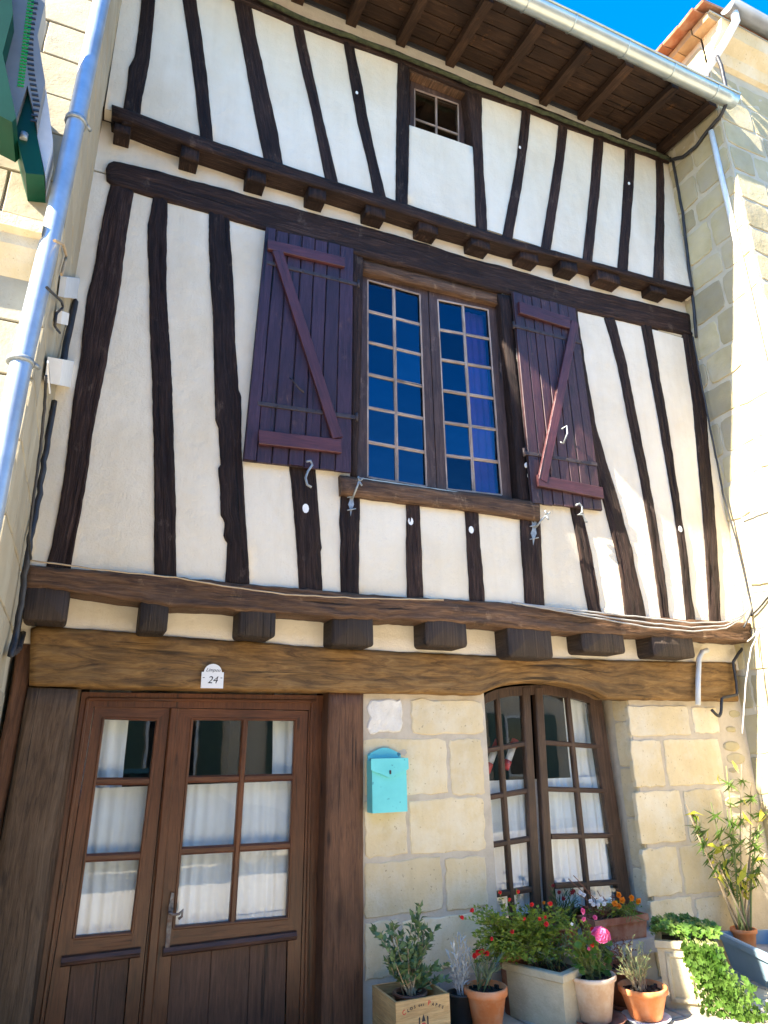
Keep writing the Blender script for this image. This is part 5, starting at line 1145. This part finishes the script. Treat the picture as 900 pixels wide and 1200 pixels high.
tips = [ctr + Vector((rnd.uniform(-.20, .16), rnd.uniform(-.16, .10), rnd.uniform(.08, .20))) for k in range(22)]
bushy(SQ, ctr, tips, .12, M['bluegreen'], M['greenstem'], .045, .006, 20, .003, .1, .1, .25, .15, .01, .6)
# red sage in a dark pot behind the planter
R_, top, rt = pot('potted_sage', 603, 1114, 1160, 16, 12, -.14, M['browner'], 'bright green sage bush with scattered red flowers behind the square planter', .0, .03)
top = P((615, 1112), -.26)
tips = [P((rnd.uniform(556, 668), rnd.uniform(1062, 1128)), -.30 + rnd.uniform(-.16, .10)) for k in range(215)] + [P(p, -.30) for p in [(541, 1076), (553, 1068), (586, 1048), (597, 1056), (607, 1046), (570, 1080), (665, 1082), (560, 1092)]]
bushy(R_, top, tips, .10, M['salvia'], M['greenstem'], .032, .016, 24, .0022, .15, .2, .6, .3, .03, .3)
for p in [(586, 1046), (597, 1054), (607, 1045), (623, 1060), (614, 1077), (632, 1077), (639, 1075), (640, 1083), (541, 1075), (576, 1100), (600, 1092), (553, 1067), (645, 1059)]: bloom(R_, P(p, -.46), rnd.uniform(.017, .027), M['red'], 5)
# geranium in a pale clay pot
R_, top, rt = pot('potted_geranium', 694, 1140, 1182, 23.5, 15.5, -.50, M['clay'], 'pink-flowered geranium in a pale clay pot right of the square planter', .018, .028)
saucer(Vector((top.x + .02, -.50, 0)), rt * 1.12, M['browner'], 'terracotta saucer under the pale clay geranium pot')
st = MB(); lf = MB()
for k in range(70):
    q = P((rnd.uniform(672, 716), rnd.uniform(1102, 1142)), -.50 + rnd.uniform(-.13, .12)); st.tube([top + Vector((rnd.uniform(-.04, .04), rnd.uniform(-.04, .04), 0)), top.lerp(q, .6) + Vector((0, 0, .01)), q], .002, 4); lf.round_leaf(q, Vector((rnd.uniform(-.6, .6), rnd.uniform(-.9, .1), 1)), rnd.uniform(.018, .032), k=8, cup=.2, lobes=.12)
st.build('stems', M['greenstem'], R_); tag(lf.build('foliage', M['geran'], R_), kind='stuff')
tips = [P((rnd.uniform(655, 700), rnd.uniform(1072, 1118)), -.46 + rnd.uniform(-.1, .1)) for k in range(44)]
bushy(R_, top, tips, .06, M['salvia'], M['greenstem'], .026, .014, 14, .002, .15, .2, .6, .4, .03, .3)
bloom(R_, P((704, 1098), -.60), .075, M['pink'], 46, 'flower_head', True)
for p, mt, r_ in [((683, 1068), 'pink', .026), ((684, 1077), 'pink', .024), ((697, 1075), 'pink', .024), ((694, 1089), 'red', .024), ((694, 1107), 'red', .022), ((690, 1112), 'pink', .018), ((670, 1083), 'whitepetal', .016)]:
    bloom(R_, P(p, -.56), r_, M[mt], 6)
# brown pot with a dried plant behind it
R_, top, rt = pot('potted_dry_plant', 730, 1131, 1175, 17, 13, -.36, M['browner'], 'brown clay pot with a dried reddish plant between the geranium and the small lavender', .02, .03)
saucer(Vector((top.x, -.36, 0)), rt * 1.15, M['browner'], 'brown saucer under the dried plant pot')
tips = [P((rnd.uniform(706, 745), rnd.uniform(1096, 1130)), -.36 + rnd.uniform(-.1, .08)) for k in range(16)]
bushy(R_, top, tips, .05, M['dryleaf'], M['brownstem'], .03, .012, 9, .003, .2, .4, .6, .4, .03, .2)
# small terracotta pot with lavender
R_, top, rt = pot('potted_lavender', 755, 1154, 1192, 22, 14.5, -.60, M['terracotta'], 'small terracotta pot with pale lavender on a white saucer', .014, .035)
saucer(Vector((top.x, -.60, 0)), rt * 1.0, M['whitepaint'], 'white saucer under the small lavender pot', 0, .02)
tips = [P((rnd.uniform(722, 766), rnd.uniform(1106, 1142)), -.60 + rnd.uniform(-.08, .08)) for k in range(34)] + [P(p, -.62) for p in [(742, 1098), (726, 1112), (761, 1116), (735, 1108), (750, 1106)]]
bushy(R_, top + Vector((-.02, 0, 0)), tips, .04, M['lavender'], M['bark'], .030, .006, 20, .003, .1, .1, .3, .35, .01, .7)
SZ = P((730, 1074), -.14).z - .152
b = MB(); b.box((2.84, -0.02, SZ - .07), (3.62, 0.32, SZ)); b.box((3.62, -0.17, SZ - .09), (4.215, 0.32, SZ)); b.build('stone_sill', M['cement'], H)
b = MB(); b.box((2.83, 0.0, 0.3), (4.22, 0.30, SZ - .02)); b.build('wall', M['mortar'], H)
# window box with pansies on the sill, and two pots of flowers beside it
zs_ = .44; yb = -.06
a = P((702, 1078), yb - .08); c = P((757, 1070), yb - .08); zt = P((730, 1074), yb - .08).z; zs_ = zt - .15
WB = empty('window_box', ((a.x + c.x) / 2, yb, zs_), 'terracotta window box of orange pansies on the stone sill', 'window box')
m = MB()
def rb(x0, x1, y0, y1, z_): return [m.vert((x0, y0, z_)), m.vert((x1, y0, z_)), m.vert((x1, y1, z_)), m.vert((x0, y1, z_))]
x0_, x1_ = a.x - .05, c.x; rs_ = [rb(x0_ + .02, x1_ - .02, yb - .075, yb + .075, zs_), rb(x0_ + .008, x1_ - .008, yb - .088, yb + .088, zt - .045), rb(x0_ - .004, x1_ + .004, yb - .10, yb + .10, zt - .042), rb(x0_ - .004, x1_ + .004, yb - .10, yb + .10, zt), rb(x0_ + .012, x1_ - .012, yb - .085, yb + .085, zt), rb(x0_ + .014, x1_ - .014, yb - .083, yb + .083, zt - .03)]
for p_, q_ in zip(rs_, rs_[1:]):
    for k in range(4): m.face([p_[k], p_[(k + 1) % 4], q_[(k + 1) % 4], q_[k]])
m.face(rs_[0][::-1]); m.build('pot', M['browner'], WB)
m = MB(); m.poly([(x0_ + .012, yb - .085, zt - .025), (x1_ - .012, yb - .085, zt - .025), (x1_ - .012, yb + .085, zt - .025), (x0_ + .012, yb + .085, zt - .025)]); m.build('soil', M['soil'], WB)
bs = Vector(((x0_ + x1_) / 2, yb, zt - .02))
tips = [P((rnd.uniform(704, 752), rnd.uniform(1056, 1072)), yb + rnd.uniform(-.08, .06)) for k in range(34)]
bushy(WB, bs, tips, .18, M['salvia'], M['greenstem'], .034, .014, 10, .0025, .15, .2, .6, .2, .02, .3)
tips = [P((rnd.uniform(676, 722), rnd.uniform(1044, 1080)), yb + rnd.uniform(-.08, .02)) for k in range(16)] + [P(p, yb) for p in [(666, 1030), (672, 1026), (678, 1034), (684, 1040), (700, 1044)]]
st = MB()
for tp in tips: st.tube([bs + Vector((-.18 + rnd.uniform(-.05, .05), rnd.uniform(-.05, .05), 0)), bs.lerp(tp, .6), tp], .003, 4)
st.build('dry_stems', M['brownstem'], WB)
lf = MB()
for tp in tips:
    for k in range(6): lf.leaf(tp.lerp(bs, rnd.uniform(0, .4)), rdir(), .024, .008)
tag(lf.build('dry_leaves', M['dryleaf'], WB), kind='stuff')
for p in [(725, 1049), (725, 1062), (740, 1052), (748, 1056), (720, 1059), (729, 1055)]: bloom(WB, P(p, yb - .12), .034, M['orange'], 7)
for p in [(680, 1046), (684, 1049), (692, 1056), (695, 1060), (704, 1054), (708, 1059), (701, 1060)]: bloom(WB, P(p, yb - .10), .026, M['whitepetal'], 6)
R_, top, rt = pot('potted_pinks', 660, 1084, 1098, 15, 12, -.02, M['browner'], 'pot of dark green pinks with dark red flowers on the window sill', zs_ - .02, .02)
tips = [P((rnd.uniform(640, 678), rnd.uniform(1040, 1074)), -.02 + rnd.uniform(-.07, .07)) for k in range(30)]
bushy(R_, top, tips, .06, M['darkleaf'], M['greenstem'], .05, .008, 14, .003, .1, .1, .25, .1, .01, .7)
for p in [(648, 1038), (670, 1046), (660, 1053), (655, 1046), (672, 1044)]: bloom(R_, P(p, -.1), .022, M['darkred'], 6)
for p in [(643, 1059), (637, 1058)]: bloom(R_, P(p, -.1), .02, M['orange'], 6)
# ivy planter
b0, b1 = atZ((781, 1181)), atZ((850, 1188)); b0.z = b1.z = 0
ex = (b1 - b0); wv = ex.length; exn = ex.normalized(); ey = Vector((-exn.y, exn.x, 0))
if ey.y < 0: ey = -ey
zt = .20
for k in range(80):
    zt = .1 + k * .004
    if atZ((769, 1102), zt).y < b0.y: break
IV = empty('ivy_planter', tuple((b0 + ex * .5 + ey * .16)[:2]) + (0,), 'cream panelled planter overgrown with trailing ivy in front of the oleander box', 'planter')
def il(u, v, z_): q = b0 + exn * u + ey * v; return Vector((q.x, q.y, z_))
m = MB(); dv = .30
sq = [[il(0, 0, 0), il(wv, 0, 0), il(wv, dv, 0), il(0, dv, 0)], [il(-.01, -.01, zt - .05), il(wv + .01, -.01, zt - .05), il(wv + .01, dv, zt - .05), il(-.01, dv, zt - .05)], [il(-.02, -.025, zt - .04), il(wv + .02, -.025, zt - .04), il(wv + .02, dv + .01, zt - .04), il(-.02, dv + .01, zt - .04)], [il(-.02, -.025, zt), il(wv + .02, -.025, zt), il(wv + .02, dv + .01, zt), il(-.02, dv + .01, zt)], [il(.02, .015, zt), il(wv - .02, .015, zt), il(wv - .02, dv - .02, zt), il(.02, dv - .02, zt)], [il(.02, .015, zt - .05), il(wv - .02, .015, zt - .05), il(wv - .02, dv - .02, zt - .05), il(.02, dv - .02, zt - .05)]]
ids = [[m.vert(p) for p in r] for r in sq]
for p_, q_ in zip(ids, ids[1:]):
    for k in range(4): m.face([p_[k], p_[(k + 1) % 4], q_[(k + 1) % 4], q_[k]])
m.face(ids[0][::-1]); m.build('pot', M['concrete'], IV)
m = MB()   # raised border of the sunk panel on the front
nb_ = -ey
for (u0, z0_), (u1, z1_) in (((.04, .05), (wv - .04, .05)), ((.04, zt - .08), (wv - .04, zt - .08)), ((.05, .04), (.05, zt - .07)), ((wv - .05, .04), (wv - .05, zt - .07)), ((wv * .5, .06), (wv * .5, zt - .09))):
    m.bar(il(u0, -.020, z0_), il(u1, -.020, z1_), .030, nb_, .02, bev=.006)
m.build('panel_border', M['concrete'], IV)
m = MB(); m.poly([il(.02, .015, zt - .03), il(wv - .02, .015, zt - .03), il(wv - .02, dv - .02, zt - .03), il(.02, dv - .02, zt - .03)]); m.build('soil', M['soil'], IV)
lf = MB(); st = MB()
def ivyleaf(p, n, R): lf.round_leaf(p, n, R, k=10, cup=.12, lobes=.38)
for k in range(520):   # mound on top
    u, v = rnd.uniform(-.03, wv + .04), rnd.uniform(-.04, dv); hh = .035 + .07 * (1 - abs(u / wv - .45)) * rnd.random() + .03 * nz(u * 9, v * 9)
    ivyleaf(il(u, v, zt + hh), Vector((rnd.uniform(-.6, .6), rnd.uniform(-1.1, .2), rnd.uniform(.4, 1.1))), rnd.uniform(.010, .031))
for s in range(30):   # trailing strands over the front right corner down to the pavement
    u0 = wv * (.45 + .62 * rnd.random()); fall = rnd.uniform(.45, 1.15) * (0.5 + .5 * min(1, (u0 / wv))); pts = [il(u0 * .9, .03, zt + .03), il(u0, -.035, zt + .01)]
    p = il(u0, -.04, zt); dx = rnd.uniform(.02, .30) ; n = 16
    for k in range(n):
        t_ = (k + 1) / n; z_ = max(.02, zt * (1 - t_ * fall * 1.25)); u_ = u0 + dx * t_ * t_ + (.25 * max(0, t_ * fall * 1.25 - 1)); q = il(u_, -.04 - .05 * t_ - rnd.uniform(0, .025), z_); pts.append(q)
        for r_ in range(3): ivyleaf(q + rdir() * .028, Vector((rnd.uniform(-.5, .5), -1, rnd.uniform(-.3, .8))), rnd.uniform(.009, .029))
    st.tube(pts, .0022, 4)
st.build('stems', M['greenstem'], IV); tag(lf.build('foliage', M['ivyleaf'], IV), kind='stuff')
# oleander in a blue-grey box
zt = None
g1 = atZ((899, 1169)); 
for k in range(100):
    zt = .05 + k * .004; q = atZ((899, 1119), zt)
    if q.y < g1.y: break
q0 = atZ((840, 1091), zt); dO = (q - q0); dO.z = 0; Lo = dO.length; dn_ = dO.normalized(); sn = Vector((-dn_.y, dn_.x, 0))
if sn.x < 0: sn = -sn
OB = empty('oleander_box', tuple((q0 + dO * .5 + sn * .2)[:2]) + (0,), 'blue-grey rectangular plastic planter at the right edge', 'planter')
def ol(u, v, z_): p = q0 + dn_ * u + sn * v; return Vector((p.x, p.y, z_))
m = MB(); Wd = .42; L2 = Lo + .12
def orr(o, z_): return [ol(o, o, z_), ol(L2 - o, o, z_), ol(L2 - o, Wd - o, z_), ol(o, Wd - o, z_)]
ids = [[m.vert(p) for p in orr(o, z_)] for o, z_ in ((.05, 0), (.018, zt - .055), (.0, zt - .05), (-.004, zt - .01), (.004, zt), (.028, zt), (.034, zt - .12))]
for p_, q_ in zip(ids, ids[1:]):
    for k in range(4): m.face([p_[k], p_[(k + 1) % 4], q_[(k + 1) % 4], q_[k]])
m.face(ids[0]); m.build('pot', M['blueplanter'], OB)
m = MB(); m.poly(orr(.032, zt - .09)); m.build('soil', M['cement'], OB)
base = P((873, 1100), -.17); bz = zt - .09
OP = empty('potted_oleander', (base.x, base.y, bz), 'tall oleander with narrow yellow-green leaves in a terracotta pot inside the blue-grey box', 'potted plant')
m = MB(); m.lathe(pot_prof(.07, .095, .12, .03), (base.x, base.y, bz), 24); m.build('pot', M['terracotta'], OP)
m = MB(); m.lathe([(.005, .09), (.075, .09)], (base.x, base.y, bz), 16); m.build('soil', M['soil'], OP)
lm = MB(); lm.leaf((0, 0, 0), (0, 1, 0), 1.0, .105, up=Vector((0, 0, 1)), fold=.18, droop=.12); 
lo_ = lm.build('leaf', M['olean']); LM = lo_.data; bpy.data.objects.remove(lo_)
lm = MB(); lm.leaf((0, 0, 0), (0, 1, 0), 1.0, .24, up=Vector((0, 0, 1)), fold=.18, droop=.25); lo_ = lm.build('leaf', M['yellowleaf']); LY = lo_.data; bpy.data.objects.remove(lo_)
def oleaf(p, d, L, me):
    d = d.normalized(); o = bpy.data.objects.new('leaf', me); link(o, OP)
    qn = Vector((0, 1, 0)).rotation_difference(d).to_matrix().to_4x4(); o.matrix_local = Matrix.Translation(p - ORG[OP.name]) @ qn @ Matrix.Rotation(rnd.uniform(-.7, .7), 4, 'Y') @ Matrix.Scale(L, 4)
tops = [(851, 898), (869, 896), (880, 917), (833, 940), (803, 942), (808, 955), (852, 948), (817, 978), (857, 993), (843, 1008), (868, 1015), (887, 983), (870, 1030), (893, 940), (897, 1000), (890, 965)]
b3 = Vector((base.x, base.y, bz + .09))
for i, tp in enumerate(tops):
    t3 = P(tp, base.y + rnd.uniform(-.10, .12)); s0 = b3 + Vector((rnd.uniform(-.04, .04), rnd.uniform(-.04, .04), 0)); mid = s0.lerp(t3, .5) + Vector((rnd.uniform(-.03, .03), 0, .05)); pts = resample([s0, s0.lerp(mid, .5), mid, mid.lerp(t3, .5), t3], 9)
    m = MB(); m.tube(pts, .009, 6, r2=.004); m.build('stem', M['bark'] if i % 3 else M['greenstem'], OP)
    ax = (pts[-1] - pts[-2]).normalized()
    for k in range(18):
        t_ = rnd.random() ** 1.6 * .42; j = int((1 - t_) * 8); p = pts[min(8, j)]
        oleaf(p, ax * rnd.uniform(.1, .8) + rdir() * 1.0, rnd.uniform(.12, .21), LM if rnd.random() > .06 else LY)
for px, py in [(848, 1036), (852, 1040), (855, 1032), (868, 1040), (876, 1044), (880, 1050), (884, 1040), (872, 1052), (846, 1028), (878, 965), (876, 945), (862, 905), (845, 920)]:
    p = P((px, py - 6), base.y - .08); oleaf(p, Vector((rnd.uniform(-.7, .7), rnd.uniform(-.4, .1), -1)), rnd.uniform(.09, .13), LY)

# ------------------------------------------------------------------ across the street: what the panes reflect
OH = empty('opposite_house', (2, -12, 0), 'rendered house across the street, mirrored in the window panes', 'house')
b = MB(); b.box((-14, -16, -.12), (18, -11.0, 6.4)); b.build('wall', M['render'], OH)
b = MB(); b.hexa([(-14.3, -16.3, 6.4), (18.3, -16.3, 6.4), (18.3, -10.6, 6.4), (-14.3, -10.6, 6.4)], [(-14, -13.6, 8.0), (18, -13.6, 8.0), (18, -13.4, 8.0), (-14, -13.4, 8.0)]); b.build('roof', M['rooftile'], OH)
for i, x in enumerate((-10, -7, -4, -1, 2, 5, 8, 11, 14)):
    for z_ in (.9, 3.9):
        m = MB(); m.box((x - .5, -11.02, z_), (x + .5, -10.96, z_ + 1.5)); wn = m.build('window', M['whitepaint'], OH)
        m = MB(); m.box((x - .44, -10.958, z_ + .06), (x - .02, -10.95, z_ + 1.44)); m.box((x + .02, -10.958, z_ + .06), (x + .44, -10.95, z_ + 1.44)); m.build('pane', M['carglass'], wn)
        for s in (-1, 1):
            m = MB(); m.box((x + s * .78 - .24, -11.0, z_ - .05), (x + s * .78 + .24, -10.94, z_ + 1.55)); m.build('shutter', M['greenpaint'], OH)
def car(x0, y0):
    C_ = empty('parked_car', (x0, y0, -.12), 'dark hatchback parked across the street, mirrored in the door panes', 'car'); z0 = -.12
    sec = [(-2.05, .35, .62, .70), (-1.95, .30, .95, .80), (-1.2, .22, 1.0, .86), (0.9, .22, .98, .87), (1.7, .25, .90, .84), (2.05, .32, .72, .74)]
    m = MB(); rings = []
    for (x, zb_, zt_, hw) in sec: rings.append([m.vert((x0 + x, y0 + sy * hw * s, z0 + zz_)) for sy, s, zz_ in ((-1, .92, zb_), (-1, 1, (zb_ + zt_) / 2), (-1, .93, zt_), (1, .93, zt_), (1, 1, (zb_ + zt_) / 2), (1, .92, zb_))])
    for a_, c_ in zip(rings, rings[1:]):
        for k in range(6): m.face([a_[k], a_[(k + 1) % 6], c_[(k + 1) % 6], c_[k]], 0, True)
    m.face(rings[0][::-1]); m.face(rings[-1]); m.build('body', M['carpaint'], C_)
    m = MB(); lowr = [(-1.9, .78), (1.0, .80)]; upr = [(-1.35, .60), (.25, .62)]
    a_ = [m.vert((x0 + x, y0 + s * hw, z0 + .97)) for x, hw in lowr for s in (-1, 1)]; c_ = [m.vert((x0 + x, y0 + s * hw, z0 + 1.47)) for x, hw in upr for s in (-1, 1)]
    for f in ((0, 2, 6, 4), (1, 3, 7, 5), (0, 1, 5, 4), (2, 3, 7, 6)):
        ids_ = [a_[i] if i < 4 else c_[i - 4] for i in f]; m.face(ids_)
    m.build('side_window', M['carglass'], C_)
    m = MB(); m.hexa([(x0 - 1.40, y0 - .62, z0 + 1.46), (x0 + .28, y0 - .62, z0 + 1.46), (x0 + .28, y0 + .62, z0 + 1.46), (x0 - 1.40, y0 + .62, z0 + 1.46)], [(x0 - 1.25, y0 - .5, z0 + 1.53), (x0 + .1, y0 - .5, z0 + 1.53), (x0 + .1, y0 + .5, z0 + 1.53), (x0 - 1.25, y0 + .5, z0 + 1.53)])
    for s in (-1, 1):
        m.bar((x0 + .28, y0 + s * .62, z0 + 1.48), (x0 + 1.02, y0 + s * .80, z0 + .98), .07, (0, s, .3), .04); m.bar((x0 - 1.38, y0 + s * .62, z0 + 1.48), (x0 - 1.9, y0 + s * .78, z0 + .98), .10, (0, s, .3), .04); m.bar((x0 - .45, y0 + s * .625, z0 + 1.48), (x0 - .45, y0 + s * .80, z0 + .98), .06, (0, s, .3), .03)
    m.build('roof', M['carpaint'], C_)
    for s in (-1, 1):
        m = MB(); m.box((x0 + .72, y0 + s * .98 - .08, z0 + .98), (x0 + .86, y0 + s * .98 + .08, z0 + 1.12)); m.build('mirror', M['carpaint'], C_)
        for x in (-1.3, 1.3):
            m = MB(); pts = [(.0, .32), (.20, .32)]; n = 20
            r0 = [m.vert((x0 + x + .32 * cos(2 * pi * k / n), y0 + s * .66, z0 + .32 + .32 * sin(2 * pi * k / n))) for k in range(n)]; r1 = [m.vert((x0 + x + .32 * cos(2 * pi * k / n), y0 + s * .88, z0 + .32 + .32 * sin(2 * pi * k / n))) for k in range(n)]
            for k in range(n): m.face([r0[k], r0[(k + 1) % n], r1[(k + 1) % n], r1[k]], 0, True)
            m.face(r0); m.face(r1); wh = m.build('wheel', M['rubber'], C_)
            m = MB(); m.hexa([(x0 + x + .2 * cos(2 * pi * k / 12), y0 + s * .87, z0 + .32 + .2 * sin(2 * pi * k / 12)) for k in range(12)], [(x0 + x + .19 * cos(2 * pi * k / 12), y0 + s * .89, z0 + .32 + .19 * sin(2 * pi * k / 12)) for k in range(12)]); m.build('rim', M['alloy'], wh)
car(1.4, -7.4)
